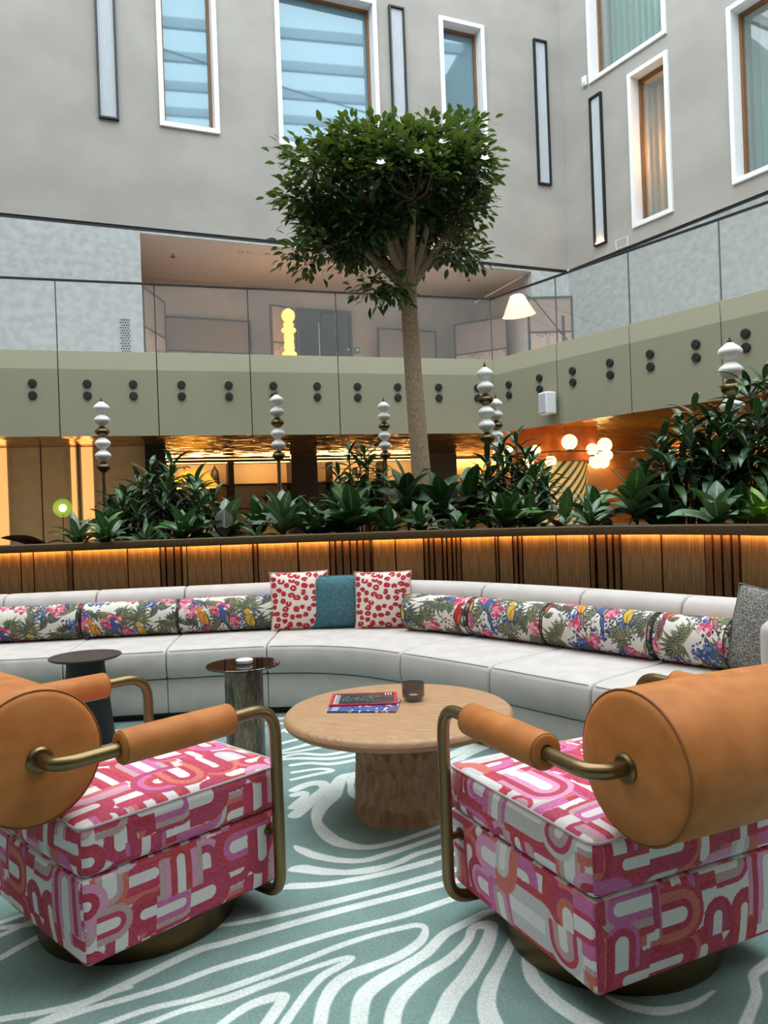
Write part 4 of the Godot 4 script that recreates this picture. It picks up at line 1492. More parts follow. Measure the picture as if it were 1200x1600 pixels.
func plants() -> void:
	var mix1 := [M.pied[0], M.pied[2], M.pied[1]]
	var mix2 := [M.pied[2], M.leaf[1], M.pied[3]]
	var mix3 := [M.pied[1], M.pied[0]]
	var gr := "broad leaved plants along the planter rim"
	var o := thing("burgundy_plant", "plant with two long dark burgundy leaves lying over the rim at far left", "plant", V(-2.95, 1.05, 6.42))
	leaf_at(o, blade(0.30, 0.3, 0.9), M.maroon, Vector3(0.16, 0.06, 0.0), -1.45, 0.32, 0.40, 0.75)
	leaf_at(o, blade(0.30, 0.9, 0.9), M.maroon, Vector3(0.12, 0.06, 0.0), -1.3, 0.15, 0.28)
	leaf_at(o, blade(0.30, 0.9, 0.9), M.maroon, Vector3(0.12, 0.06, 0.0), 1.2, 0.3, 0.24)
	rosette("aglaonema", "low narrow leaved variegated plant at the left end of the rim", -2.62, 6.55, 0.36, mix3, 15, 0.24, gr)
	rosette("aglaonema", "broad leaved plant below the green ring lamp", -2.42, 6.95, 0.42, mix2, 13, 0.42, gr, 0.06)
	rosette("aglaonema", "pale narrow leaved plant at the foot of the left dracaena", -2.05, 6.6, 0.30, mix3, 13, 0.22, gr)
	shrub("large dark dracaena shrub left of the second lamp post, its top against the shelves", -2.05, 7.25, 0.80, 0.55, 20, 15, 0.33)
	rosette("aglaonema", "broad leaved plant with a drooping dark backed leaf right of the left dracaena", -1.38, 6.72, 0.40, mix1, 13, 0.44, gr, 0.05)
	leaf_at(get_node("aglaonema_003"), blade(0.62, 0.3, 0.85), M.grey_back, Vector3(0.02, 0.33, 0.18), 0.1, -1.2, 0.25)
	rosette("aglaonema", "large silvery variegated plant in front of the lamp post on the left", -0.88, 6.68, 0.42, mix3, 18, 0.30, gr, 0.10)
	rosette("aglaonema", "small silvery rosette leaning on the rim left of the teal cushion", -1.08, 6.50, 0.26, mix3, 12, 0.24, gr)
	rosette("aglaonema", "low leafy plant above the left leopard print cushion", -0.58, 6.75, 0.36, mix1, 14, 0.34, gr)
	rosette("aglaonema", "broad dark green plant with two upright paddle leaves above the teal cushion", -0.28, 6.65, 0.46, [M.leaf[1], M.pied[2], M.leaf[0]], 16, 0.44, gr, 0.10)
	shrub("tall thin dracaena left of the tree trunk, yellowish tips", -0.22, 7.45, 0.92, 0.34, 11, 15, 0.29)
	rosette("philodendron", "low spreading plant above the right leopard print cushion", 0.05, 6.55, 0.34, mix1, 14, 0.34, gr)
	rosette("philodendron", "dark large leaved plant close to the left of the tree trunk", 0.22, 7.1, 0.44, [M.leaf[0], M.leaf[2], M.pied[2]], 16, 0.50, gr, 0.30)
	rosette("philodendron", "dark large leaved plant hiding the foot of the tree trunk", 0.52, 6.9, 0.42, [M.leaf[2], M.leaf[0]], 16, 0.5, gr, 0.22)
	rosette("philodendron", "dark leafy plant right of the tree trunk", 0.80, 7.15, 0.42, [M.leaf[0], M.leaf[1]], 18, 0.46, gr, 0.26)
	rosette("aglaonema", "low plant with hanging leaves on the rim right of the tree", 0.62, 6.42, 0.30, mix2, 13, 0.30, gr)
	rosette("aglaonema", "bright green rosette at the foot of the tall lamp post right of the tree", 1.0, 6.32, 0.40, [M.leaf[3], M.pied[2], M.leaf[1]], 17, 0.36, gr, 0.05)
	shrub("round dark dracaena shrub behind the tall lamp post right of the tree", 1.22, 7.3, 0.86, 0.48, 20, 15, 0.30)
	o = thing("rubber_plant", "young plant with one upright green leaf and one rust coloured leaf", "plant", V(1.40, 1.05, 6.02))
	leaf_at(o, blade(0.45, 0.2, 0.85), M.leaf[3], Vector3(0.02, 0.14, 0.0), 0.2, 1.35, 0.27)
	leaf_at(o, blade(0.42, 0.5, 0.85), M.rust, Vector3(0.0, 0.03, 0.08), -1.1, 0.75, 0.27)
	leaf_at(o, blade(0.42, 0.5, 0.85), M.leaf[1], Vector3(0.0, 0.08, 0.0), 2.6, 0.7, 0.25)
	var g := G.new()
	g.tube(PackedVector3Array([Vector3(0, -0.03, 0), Vector3(0.01, 0.08, 0), Vector3(0.02, 0.15, 0)]), 0.012, 6, 0.007)
	put("stem", g, M.twig, o)
	rosette("aglaonema", "silvery narrow leaved plant below the striped column", 1.60, 5.96, 0.34, mix3, 16, 0.24, gr, 0.03)
	rosette("dieffenbachia", "tall broad leaved plant with pale veins right of the striped column", 1.92, 5.86, 0.42, [M.pied[0], M.pied[3], M.pied[1]], 15, 0.46, gr, 0.16)
	rosette("aglaonema", "dark narrow leaved plant between the pale veined plant and the right dracaenas", 2.10, 5.72, 0.38, [M.pied[2], M.leaf[0]], 14, 0.26, gr)
	shrub("dark dracaena shrub below the gold ceiling, left of the pair at right", 2.42, 6.05, 0.98, 0.42, 19, 15, 0.33)
	shrub("tallest dracaena shrub at the right picture edge round a lamp post", 2.92, 5.95, 1.20, 0.50, 20, 15, 0.35)
	rosette("dieffenbachia", "plant with very large rounded paddle leaves below the right dracaenas", 2.32, 5.36, 0.36, [M.pied[0], M.leaf[3], M.pied[1]], 10, 0.52, gr, 0.04)
	for e in [[-2.3, 6.35, 0.30, "small plant leaning on the rim in front of the left dracaena"], [-1.72, 6.55, 0.34, "leafy plant at the right foot of the left dracaena"], [-1.15, 7.0, 0.40, "plant in the second row right of the drooping dark leaf"], [-0.72, 7.2, 0.40, "plant in the second row right of the second lamp post"], [-0.42, 6.9, 0.36, "plant in the second row left of the paddle leaved one"], [0.30, 6.45, 0.30, "small plant on the rim left of the tree trunk"], [1.25, 6.55, 0.36, "plant in the second row behind the rust coloured leaf"], [1.75, 6.35, 0.38, "plant in the second row below the globe lamps"], [2.15, 6.1, 0.36, "plant in the second row at the foot of the right dracaenas"], [2.62, 5.65, 0.34, "dark plant under the tallest dracaena"]]:
		rosette("aglaonema", e[3], e[0], e[1], e[2], [mix1, mix2][int(e[0] * 10.0) % 2], 15, 0.36, gr, 0.06)
	rosette("croton", "yellow green mottled plant at the right end of the rim", 2.55, 5.18, 0.32, [M.lime, M.pied[3], M.lime], 11, 0.46, gr, 0.02)


func tree() -> void:
	var o := thing("indoor_tree", "tall indoor tree with a bare trunk and a wide glossy umbrella crown", "tree", V(0.40, 1.05, 8.2))
	var g := G.new()
	var top := Vector3(-0.05, 2.72, 0)
	g.tube(PackedVector3Array([Vector3(0.03, -0.05, 0), Vector3(0.03, 0.3, 0), Vector3(0.0, 0.9, 0.0), Vector3(-0.03, 1.6, 0.0), Vector3(-0.05, 2.3, 0), top]), 0.112, 18, 0.082)
	g.lathe(PackedVector2Array([Vector2(0.18, -0.04), Vector2(0.14, 0.06), Vector2(0.112, 0.2)]), 18, Transform3D(Basis(), Vector3(0.03, 0, 0)))
	put("trunk", g, M.bark, o)
	# limbs fan out from the fork, then split towards leaf clumps
	var c := Vector3(-0.24, 3.56, 0)
	var R := Vector3(1.16, 0.64, 1.10)
	var limbs := []
	var dirs := [[-1.0, 0.62, 0.15], [-0.75, 0.95, -0.5], [-0.35, 1.1, 0.55], [0.0, 1.25, -0.1], [0.45, 1.0, 0.45], [0.75, 0.72, 0.1], [0.5, 1.0, -0.55], [-0.55, 0.85, 0.75], [0.1, 0.9, 0.9], [-0.1, 0.95, -0.95]]
	for e in dirs:
		var tip: Vector3 = top + Vector3(e[0] * 0.62, e[1] * 0.62 + 0.06, e[2] * 0.62)
		var l := G.new()
		l.tube(PackedVector3Array([top - Vector3(0, 0.12, 0), top.lerp(tip, 0.45) + Vector3(e[0], -0.3, e[2]) * 0.05, tip]), 0.052, 9, 0.026)
		put("limb", l, M.bark, o)
		limbs.append(tip)
	var clumps := []
	for i in 200:
		var u := rng.randf_range(-0.85, 1.0)
		var a := i * 2.39996
		var rr := sqrt(1.0 - u * u) if u > 0.0 else (1.0 - absf(u) * 0.75)
		var q := rng.randf_range(0.72, 1.0) if i % 4 else rng.randf_range(0.3, 0.7)
		var p := c + Vector3(cos(a) * rr * R.x, u * R.y, sin(a) * rr * R.z) * q
		p.y += 0.12 * sin(a * 3.0) * rr
		# nothing fills the hollow over the fork
		if Vector2(p.x + 0.05, p.z).length() < 0.42 and p.y < 3.3:
			continue
		clumps.append(p)
	for e in [Vector3(-1.22, 2.95, 0.35), Vector3(-1.08, 2.86, 0.25), Vector3(-0.98, 2.98, 0.45), Vector3(-0.45, 2.55, 0.3), Vector3(-0.32, 2.60, 0.2), Vector3(-0.22, 2.52, 0.35), Vector3(0.52, 2.95, 0.2), Vector3(0.66, 2.9, 0.1), Vector3(0.42, 2.85, 0.4), Vector3(0.62, 4.2, 0.1), Vector3(0.68, 4.32, 0.05), Vector3(0.35, 4.28, 0.1)]:
		clumps.append(e)
	var twigs := G.new()
	for p in clumps:
		var best: Vector3 = limbs[0]
		for q in limbs:
			if q.distance_to(p) < best.distance_to(p):
				best = q
		if p.y < 2.7:
			best = top - Vector3(0, 0.1, 0)
		var m := best.lerp(p, 0.5) + Vector3(rng.randf_range(-0.07, 0.07), -0.07, rng.randf_range(-0.07, 0.07))
		twigs.tube(PackedVector3Array([best, m, p]), 0.017, 5, 0.006, false)
	tag(put("twigs", twigs, M.twig, o), "thin brown twigs inside the crown", "", "", "stuff")
	var bl := blade(0.46, 0.5, 0.9)
	var places := []
	for p in clumps:
		for k in 60:
			var off := Vector3(rng.randfn(0, 0.092), rng.randfn(0, 0.075), rng.randfn(0, 0.092))
			var out: Vector3 = (p - c).normalized() * 0.5 + off.normalized() + Vector3(0, 0.15, 0)
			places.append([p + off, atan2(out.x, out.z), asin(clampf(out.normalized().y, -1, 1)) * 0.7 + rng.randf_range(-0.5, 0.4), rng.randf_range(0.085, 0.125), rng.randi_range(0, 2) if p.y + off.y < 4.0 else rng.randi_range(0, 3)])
	# those nearest the camera are single leaves, the rest one mass
	places.sort_custom(func(a, b): return a[0].z > b[0].z)
	for i in 280:
		var e: Array = places[i * 2]
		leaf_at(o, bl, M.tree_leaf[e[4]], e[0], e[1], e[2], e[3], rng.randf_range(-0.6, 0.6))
	for tone in 4:
		var xs := []
		for i in places.size():
			if (i >= 560 or i % 2 == 1) and places[i][4] == tone:
				xs.append(places[i])
		var mm := MultiMesh.new()
		mm.transform_format = MultiMesh.TRANSFORM_3D
		mm.mesh = bl
		mm.instance_count = xs.size()
		for i in xs.size():
			var e: Array = xs[i]
			var b := Basis(Vector3.UP, e[1]) * Basis(Vector3.RIGHT, -e[2]) * Basis(Vector3.BACK, rng.randf_range(-0.6, 0.6))
			mm.set_instance_transform(i, Transform3D(b.scaled_local(Vector3.ONE * e[3]), e[0]))
		var mi := MultiMeshInstance3D.new()
		mi.name = numbered("foliage", o)
		mi.multimesh = mm
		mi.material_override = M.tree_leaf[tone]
		o.add_child(mi, true)
		mi.set_meta("kind", "stuff")
	for fl in [Vector3(-0.98, 3.95, 0.9), Vector3(-0.55, 3.75, 1.2), Vector3(0.55, 3.75, 1.0), Vector3(-0.02, 3.9, 1.2), Vector3(0.28, 4.0, 1.0), Vector3(-1.1, 4.0, 0.7)]:
		var e: Vector3 = places[0][0]
		fl += Vector3(0, -0.38, 0.5)
		for q in places:
			if q[0].distance_to(fl) < e.distance_to(fl):
				e = q[0]
		e.z += 0.05
		g = G.new()
		for k in 5:
			var bs := Basis(Vector3.RIGHT, 0.9) * Basis(Vector3.UP, TAU * k / 5.0) * Basis(Vector3.RIGHT, -0.4)
			g.lathe(PackedVector2Array([Vector2(0.0, -0.002), Vector2(0.017, 0.0), Vector2(0.0, 0.002)]), 10, Transform3D(bs.scaled_local(Vector3(1, 1, 1.6)), e + bs * Vector3(0, 0, 0.023)))
		put("flower", g, M.soap, o)


func lamp_post(label: String, x: float, d: float, k: float, y_top: float) -> void:
	# milk glass and brass beads threaded on a brass pole
	var o := thing("bead_lamp_post", label, "lamp", V(x, 1.05, d), 0.0, "bead lamp posts in the planter")
	var top := y_top - 1.05
	var y := top
	var order := ["w", "w", "b", "w", "w", "b"]
	var hw := 0.152 * k
	for e in order:
		var hh := hw if e == "w" else hw * 0.92
		var R := 0.098 * k if e == "w" else 0.09 * k
		var pr := PackedVector2Array()
		for i in 21:
			var f := i / 20.0
			pr.append(Vector2(0.028 * k + (R - 0.028 * k) * pow(sin(PI * f), 1.15), y - hh + hh * f))
		pr.append(Vector2(0, y))
		pr.insert(0, Vector2(0, y - hh))
		var g := G.new()
		g.lathe(pr, 28)
		put("glass_bead" if e == "w" else "brass_bead", g, M.opal if e == "w" else M.antique, o)
		y -= hh
	var g := G.new()
	g.tube(PackedVector3Array([Vector3(0, -0.03, 0), Vector3(0, y * 0.5, 0), Vector3(0, y + 0.01, 0)]), 0.026 * k, 14)
	put("pole", g, M.antique, o)
	g = G.new()
	g.lathe(PackedVector2Array([Vector2(0.02 * k, top), Vector2(0.02 * k, top + 0.02), Vector2(0.008, top + 0.024), Vector2(0.006, top + 0.05), Vector2(0, top + 0.052)]), 12)
	put("finial", g, M.antique, o)


func lamp_posts() -> void:
	lamp_post("white and brass bead lamp post furthest left, in front of the lit beige wall", -3.24, 8.93, 0.93, 2.70)
	lamp_post("white and brass bead lamp post in front of the lit shelves left of the tree", -1.195, 8.89, 0.86, 2.70)
	lamp_post("white and brass bead lamp post just left of the tree trunk, the smallest", 0.043, 9.77, 0.83, 2.70)
	lamp_post("tall white and brass bead lamp post right of the trunk, in front of another", 1.051, 7.63, 0.86, 2.70)
	lamp_post("bead lamp post half hidden behind the tall one right of the trunk", 1.40, 9.3, 0.86, 2.62)
	lamp_post("white and brass bead lamp post at the right, rising from the tallest dracaena", 3.15, 6.88, 1.08, 2.70)


# ---------------------------------------------------------------- the building
const CORNER := Vector3(4.566, 0, -18.172)


func back_frame() -> Transform3D:
	return Transform3D(Basis(Vector3(0.92619, 0, -0.37707), Vector3.UP, Vector3(0.37707, 0, 0.92619)), CORNER)


func right_frame() -> Transform3D:
	return Transform3D(Basis(Vector3(0.51507, 0, 0.85715), Vector3.UP, Vector3(-0.85715, 0, 0.51507)), CORNER)


func rail_frame_left() -> Transform3D:
	return Transform3D(Basis(Vector3(0.96127, 0, -0.27562), Vector3.UP, Vector3(0.27562, 0, 0.96127)), Vector3(2.24, 0, -15.03))


func rail_frame_right() -> Transform3D:
	return Transform3D(Basis(Vector3(0.58915, 0, 0.80803), Vector3.UP, Vector3(-0.80803, 0, 0.58915)), Vector3(2.24, 0, -15.03))


func holed(g: G, s0: float, s1: float, y0: float, y1: float, thick: float, holes: Array) -> void:
	# a wall in its own frame, front face at z 0, with rectangular openings [s0, s1, y0, y1]
	var xs := [s0, s1]
	for h in holes:
		for k in 2:
			if h[k] > s0 and h[k] < s1 and not xs.has(h[k]):
				xs.append(h[k])
	xs.sort()
	for i in xs.size() - 1:
		var m: float = (xs[i] + xs[i + 1]) * 0.5
		var cuts := []
		for h in holes:
			if h[0] < m and h[1] > m:
				cuts.append([maxf(h[2], y0), minf(h[3], y1)])
		cuts.sort_custom(func(a, b): return a[0] < b[0])
		var y := y0
		for c in cuts:
			if c[0] > y:
				g.box(Vector3(xs[i], y, -thick), Vector3(xs[i + 1], c[0], 0))
			y = maxf(y, c[1])
		if y < y1:
			g.box(Vector3(xs[i], y, -thick), Vector3(xs[i + 1], y1, 0))


func ring(g: G, a: Vector2, b: Vector2, wd: float, z0: float, z1: float) -> void:
	# four bars round an opening
	g.box(Vector3(a.x, a.y, z0), Vector3(a.x + wd, b.y, z1))
	g.box(Vector3(b.x - wd, a.y, z0), Vector3(b.x, b.y, z1))
	g.box(Vector3(a.x + wd, a.y, z0), Vector3(b.x - wd, a.y + wd, z1))
	g.box(Vector3(a.x + wd, b.y - wd, z0), Vector3(b.x - wd, b.y, z1))


var windows := 0


func window(label: String, xf: Transform3D, s0: float, s1: float, y0: float, y1: float, kind: String) -> void:
	windows += 1
	var o := thing("window_%d" % windows, label, "window", xf.origin, 0.0)
	o.transform = xf
	o.set_meta("kind", "structure")
	var g := G.new()
	ring(g, Vector2(s0, y0), Vector2(s1, y1), 0.09, -0.30, 0.055)
	put("surround", g, M.white, o)
	g = G.new()
	ring(g, Vector2(s0 + 0.09, y0 + 0.09), Vector2(s1 - 0.09, y1 - 0.09), 0.055, -0.30, -0.20)
	put("timber_frame", g, M.timber, o)
	g = G.new()
	g.box(Vector3(s0 + 0.14, y0 + 0.14, -0.27), Vector3(s1 - 0.14, y1 - 0.14, -0.255))
	if kind == "mirror":
		put("pane", g, M.mirror, o)
		return
	put("pane", g, M.window_glass, o)
	var P := []
	var U := []
	var n := int((s1 - s0) * 40.0)
	for i in 2:
		var rp := PackedVector3Array()
		var ru := PackedVector2Array()
		for j in n + 1:
			var x := lerpf(s0 + 0.1, s1 - 0.1, float(j) / n)
			rp.append(Vector3(x, y0 + 0.02 if i == 0 else y1 - 0.2, -0.62 + 0.045 * sin(x * 37.0) + 0.02 * sin(x * 71.0 + 1.0)))
			ru.append(Vector2(x, i))
		P.append(rp)
		U.append(ru)
	g = G.new()
	g.sheet(P, U, Vector3.BACK)
	put("curtain", g, M.curtain_warm if kind == "warm" else M.curtain, o)
	g = G.new()
	g.box(Vector3(s0, y0, -1.2), Vector3(s1, y1, -1.15))
	g.box(Vector3(s0 - 0.05, y0, -1.2), Vector3(s0, y1, -0.3))
	g.box(Vector3(s1, y0, -1.2), Vector3(s1 + 0.05, y1, -0.3))
	g.box(Vector3(s0, y1 - 0.05, -1.2), Vector3(s1, y1, -0.3))
	g.box(Vector3(s0, y0, -1.2), Vector3(s1, y0 + 0.02, -0.3))
	put("room_lining", g, M.slab, o)
	# the room's own lamp, high on its side wall
	g = G.new()
	var at := Vector3(s1 - 0.22, y0 + (y1 - y0) * 0.5, -0.47)
	g.lathe(PackedVector2Array([Vector2(0, -0.14), Vector2(0.03, -0.14), Vector2(0.03, 0.14), Vector2(0, 0.14)]), 12, Transform3D(Basis(), at))
	put("sconce_lamp", g, lamp_mat("ffc070", 2.0 if kind == "warm" else 1.0), o)
	var l := OmniLight3D.new()
	l.name = "sconce_light"
	l.light_color = Color("ffb768") if kind == "warm" else Color("e8f4ee")
	l.light_energy = 0.5 if kind == "warm" else 0.3
	l.light_size = 0.03
	l.omni_range = 30.0
	l.omni_attenuation = 2.0
	l.shadow_enabled = true
	l.position = at
	o.add_child(l, true)


func slot(label: String, xf: Transform3D, s0: float, s1: float, y0: float, y1: float, lit := false) -> void:
	var o := thing("wall_light", label, "wall light", Vector3.ZERO, 0.0, "")
	o.transform = xf
	var g := G.new()
	ring(g, Vector2(s0, y0), Vector2(s1, y1), 0.035, -0.12, 0.07)
	put("frame", g, M.frame_black, o)
	g = G.new()
	var n := 9
	for k in n:
		var x0 := lerpf(s0 + 0.035, s1 - 0.035, float(k) / n)
		var x1 := lerpf(s0 + 0.035, s1 - 0.035, float(k + 1) / n)
		g.rbox(Vector3(x1 - x0, y1 - y0 - 0.07, 0.03), 0.012, Transform3D(Basis(), Vector3((x0 + x1) * 0.5, (y0 + y1) * 0.5, 0.01)), 0.0, 1.0, 3)
	put("ribbed_glass", g, M.ribbed, o)
	if lit:
		g = G.new()
		g.rbox(Vector3(s1 - s0 - 0.09, 0.03, 0.03), 0.01, Transform3D(Basis(), Vector3((s0 + s1) * 0.5, y0 + 0.06, 0.04)))
		put("lamp", g, lamp_mat("ffcf7a", 6.0), o)
		var l := OmniLight3D.new()
		l.name = "lamp_light"
		l.light_color = Color("ffb95a")
		l.light_energy = 0.09
		l.light_size = 0.01
		l.omni_range = 20.0
		l.omni_attenuation = 2.0
		l.shadow_enabled = true
		l.position = Vector3((s0 + s1) * 0.5, y0 + 0.06, 0.04)
		o.add_child(l, true)


func upper_walls() -> void:
	var bf := back_frame()
	var rf := right_frame()
	var wb := [[-10.36, -10.0, 8.8, 12.17], [-9.26, -8.12, 8.83, 12.2], [-6.93, -4.70, 8.8, 12.2], [-4.41, -4.05, 8.8, 12.17], [-3.21, -2.08, 8.8, 12.2], [-0.765, -0.41, 8.79, 12.17]]
	var wr := [[0.89, 2.99, 10.81, 14.2], [1.97, 3.0, 7.18, 10.47], [4.34, 6.5, 7.2, 10.52], [0.88, 1.23, 7.12, 10.48]]
	var g := G.new()
	var shrink := func(l: Array, d: float) -> Array:
		var o := []
		for h in l:
			o.append([h[0] + d, h[1] - d, h[2] + d, h[3] - d])
		return o
	holed(g, -16.0, 0.0, 6.86, 16.0, 0.5, shrink.call(wb, 0.02))
	struct("wall_back", g, M.plaster, "tall smooth grey plaster wall with white framed windows and slot lights", bf)
	g = G.new()
	holed(g, 0.0, 26.0, 6.86, 16.0, 0.5, shrink.call(wr, 0.02))
	struct("wall_right", g, M.plaster, "grey plaster wall on the right, turned towards the lounge", rf)
	g = G.new()
	g.box(Vector3(-16, 6.78, -0.3), Vector3(0.0, 6.86, -0.03))
	struct("trim_1", g, M.frame_black, "black shadow joint below the grey wall at the back", bf)
	g = G.new()
	g.box(Vector3(-0.02, 6.78, -0.3), Vector3(26, 6.86, -0.03))
	struct("trim_2", g, M.frame_black, "black shadow joint below the grey wall at right", rf)
	g = G.new()
	holed(g, -16.0, 0.3, 2.9, 6.78, 0.35, [[-9.70, -1.03, 2.9, 6.74]])
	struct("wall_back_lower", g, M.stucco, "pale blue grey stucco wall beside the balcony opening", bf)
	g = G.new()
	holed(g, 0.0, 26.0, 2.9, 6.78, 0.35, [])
	struct("wall_right_lower", g, M.stucco_shaded, "pale stucco wall above the right balcony", rf)
	window("narrow window with a pale blue pane at the upper left of the back wall", bf, -9.26, -8.12, 8.83, 12.2, "mirror")
	window("wide window reflecting the beams of the glass roof, above the tree", bf, -6.93, -4.70, 8.8, 12.2, "mirror")
	window("narrow window with a plain blue pane right of the tree crown", bf, -3.21, -2.08, 8.8, 12.2, "mirror")
	window("wide window with green grey curtains cut by the top edge of the picture", rf, 0.89, 2.99, 10.81, 14.2, "cool")
	window("narrow window with a warm lit curtain on the right wall", rf, 1.97, 3.0, 7.18, 10.47, "warm")
	window("wide window with grey curtains at the right picture edge", rf, 4.34, 6.5, 7.2, 10.52, "cool")
	slot("black framed slot light with a white ribbed face, furthest left on the back wall", bf, -10.36, -10.0, 8.8, 12.17)
	slot("black framed slot light half hidden by the top of the tree crown", bf, -4.41, -4.05, 8.8, 12.17)
	slot("black framed slot light right of the tree, nearest the corner on the back wall", bf, -0.765, -0.41, 8.79, 12.17)
	slot("black framed slot light on the right wall glowing warm at its foot", rf, 0.88, 1.23, 7.12, 10.48, true)
	var o := thing("wall_sensor", "small white box on the right wall beside the upper window", "sensor")
	o.transform = rf
	g = G.new()
	g.rbox(Vector3(0.13, 0.22, 0.07), 0.012, Transform3D(Basis(), Vector3(0.76, 10.94, 0.035)))
	put("case", g, M.white, o)
	g = G.new()
	g.rbox(Vector3(0.09, 0.06, 0.01), 0.004, Transform3D(Basis(), Vector3(0.76, 10.88, 0.072)))
	put("lens", g, M.ribbed, o)
	o = thing("access_panel", "small square white access panel low on the right wall", "wall panel")
	o.transform = rf
	g = G.new()
	ring(g, Vector2(1.47, 6.88), Vector2(1.80, 7.08), 0.012, -0.02, 0.014)
	put("frame", g, M.white, o)
	g = G.new()
	g.box(Vector3(1.482, 6.892, -0.02), Vector3(1.788, 7.068, 0.006))
	put("door", g, M.plaster, o)
	o = thing("vent_grille", "perforated vent grille low on the stucco wall at left", "vent")
	o.transform = bf
	g = G.new()
	ring(g, Vector2(-10.14, 4.2), Vector2(-9.93, 5.10), 0.012, -0.03, 0.012)
	g.box(Vector3(-10.13, 4.2, -0.03), Vector3(-9.94, 5.09, 0.002))
	put("plate", g, M.stucco, o)
	g = G.new()
	for r in 18:
		for k in 4:
			g.lathe(PackedVector2Array([Vector2(0.017, 0.0), Vector2(0.017, 0.006), Vector2(0, 0.006)]), 10, Transform3D(Basis(Vector3.RIGHT, PI / 2), Vector3(-10.105 + k * 0.044 + (r % 2) * 0.022, 4.24 + r * 0.049, 0.0)))
	tag(put("holes", g, M.frame_black, o), "round black perforations", "", "", "stuff")


func balcony() -> void:
	var lf := rail_frame_left()
	var rf := rail_frame_right()
	# slab between the glass fronts and the walls
	var bf := back_frame()
	var wf := right_frame()
	var poly := PackedVector2Array()
	for q in [lf * Vector3(-13, 0, -0.14), lf * Vector3(-0.02, 0, -0.14), rf * Vector3(0.02, 0, -0.14), rf * Vector3(16, 0, -0.14), wf * Vector3(24, 0, -0.3), wf * Vector3(0, 0, -0.3), bf * Vector3(0, 0, -3.0), bf * Vector3(-15.0, 0, -3.0)]:
		poly.append(Vector2(q.x, q.z))
	var g := G.new()
	g.prism(poly, 3.0, 4.12)
	struct("floor_upper", g, M.slab, "balcony slab behind the frosted glass fronts")
	for side in 2:
		var xf := lf if side == 0 else rf
		var o := thing("glass_balustrade", "long straight glass balustrade with a frosted olive band, left of the corner" if side == 0 else "glass balustrade with a frosted olive band climbing to the right", "balustrade")
		o.transform = xf
		var seams := [-12.7, -11.1, -9.51, -7.91, -6.32, -4.72, -3.11, -1.55, 0.0] if side == 0 else [0.0, 1.61, 3.15, 4.72, 6.30, 7.87, 9.45, 11.0]
		for i in seams.size() - 1:
			var a: float = seams[i] + 0.008
			var b: float = seams[i + 1] - 0.008
			g = G.new()
			g.rbox(Vector3(b - a, 1.13, 0.022), 0.003, Transform3D(Basis(), Vector3((a + b) * 0.5, 3.325, 0)), 0.0, 1.0, 2)
			put("frosted_panel", g, M.frost, o)
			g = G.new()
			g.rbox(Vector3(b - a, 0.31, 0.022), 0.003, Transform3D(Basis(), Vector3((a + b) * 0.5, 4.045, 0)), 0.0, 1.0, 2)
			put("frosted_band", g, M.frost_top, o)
			g = G.new()
			g.box(Vector3(a, 4.2, -0.008), Vector3(b, 5.37, 0.008))
			put("glass_pane", g, M.pane, o)
		for i in range(1, seams.size()):
			g = G.new()
			g.box(Vector3(seams[i] - 0.008, 2.74, -0.04), Vector3(seams[i] + 0.008, 5.37, -0.02))
			put("joint_strip", g, M.steel, o)
		g = G.new()
		var x0: float = seams[0]
		var x1: float = seams[seams.size() - 1]
		g.rbox(Vector3(x1 - x0, 0.035, 0.05), 0.008, Transform3D(Basis(), Vector3((x0 + x1) * 0.5, 5.385, 0)), 0.0, 1.0, 2)
		put("handrail", g, M.steel, o)
		var ds := [-12.3, -11.5, -10.7, -9.9, -9.1, -8.31, -7.46, -6.72, -5.92, -5.11, -4.32, -3.52, -2.76, -1.98, -1.16, -0.36] if side == 0 else [0.42, 1.2, 1.97, 2.76, 3.53, 4.32, 5.09, 5.9, 6.7, 7.5, 8.3]
		for s in ds:
			for y in [3.645, 3.445]:
				g = G.new()
				g.lathe(PackedVector2Array([Vector2(0.068, 0.0), Vector2(0.07, 0.004), Vector2(0.07, 0.03), Vector2(0.062, 0.04), Vector2(0.0, 0.042)]), 20, Transform3D(Basis(Vector3.RIGHT, PI / 2), Vector3(s, y, 0.011)))
				put("standoff_disc", g, M.disc, o)
	# speaker hung under the right hand front
	var o := thing("wall_speaker", "white box loudspeaker fixed to the frosted band left of the globe lamps", "speaker")
	o.transform = rf * Transform3D(Basis(Vector3.UP, -0.25), Vector3(1.50, 3.13, 0.17))
	g = G.new()
	g.rbox(Vector3(0.26, 0.40, 0.22), 0.03)
	put("case", g, M.white, o)
	g = G.new()
	g.rbox(Vector3(0.22, 0.35, 0.03), 0.014, Transform3D(Basis(), Vector3(0, 0.0, 0.108)))
	put("grille", g, mt("b9bec4", 0.7), o)
	g = G.new()
	g.rbox(Vector3(0.08, 0.12, 0.06), 0.006, Transform3D(Basis(), Vector3(0, 0, -0.135)))
	put("bracket", g, M.frame_black, o)


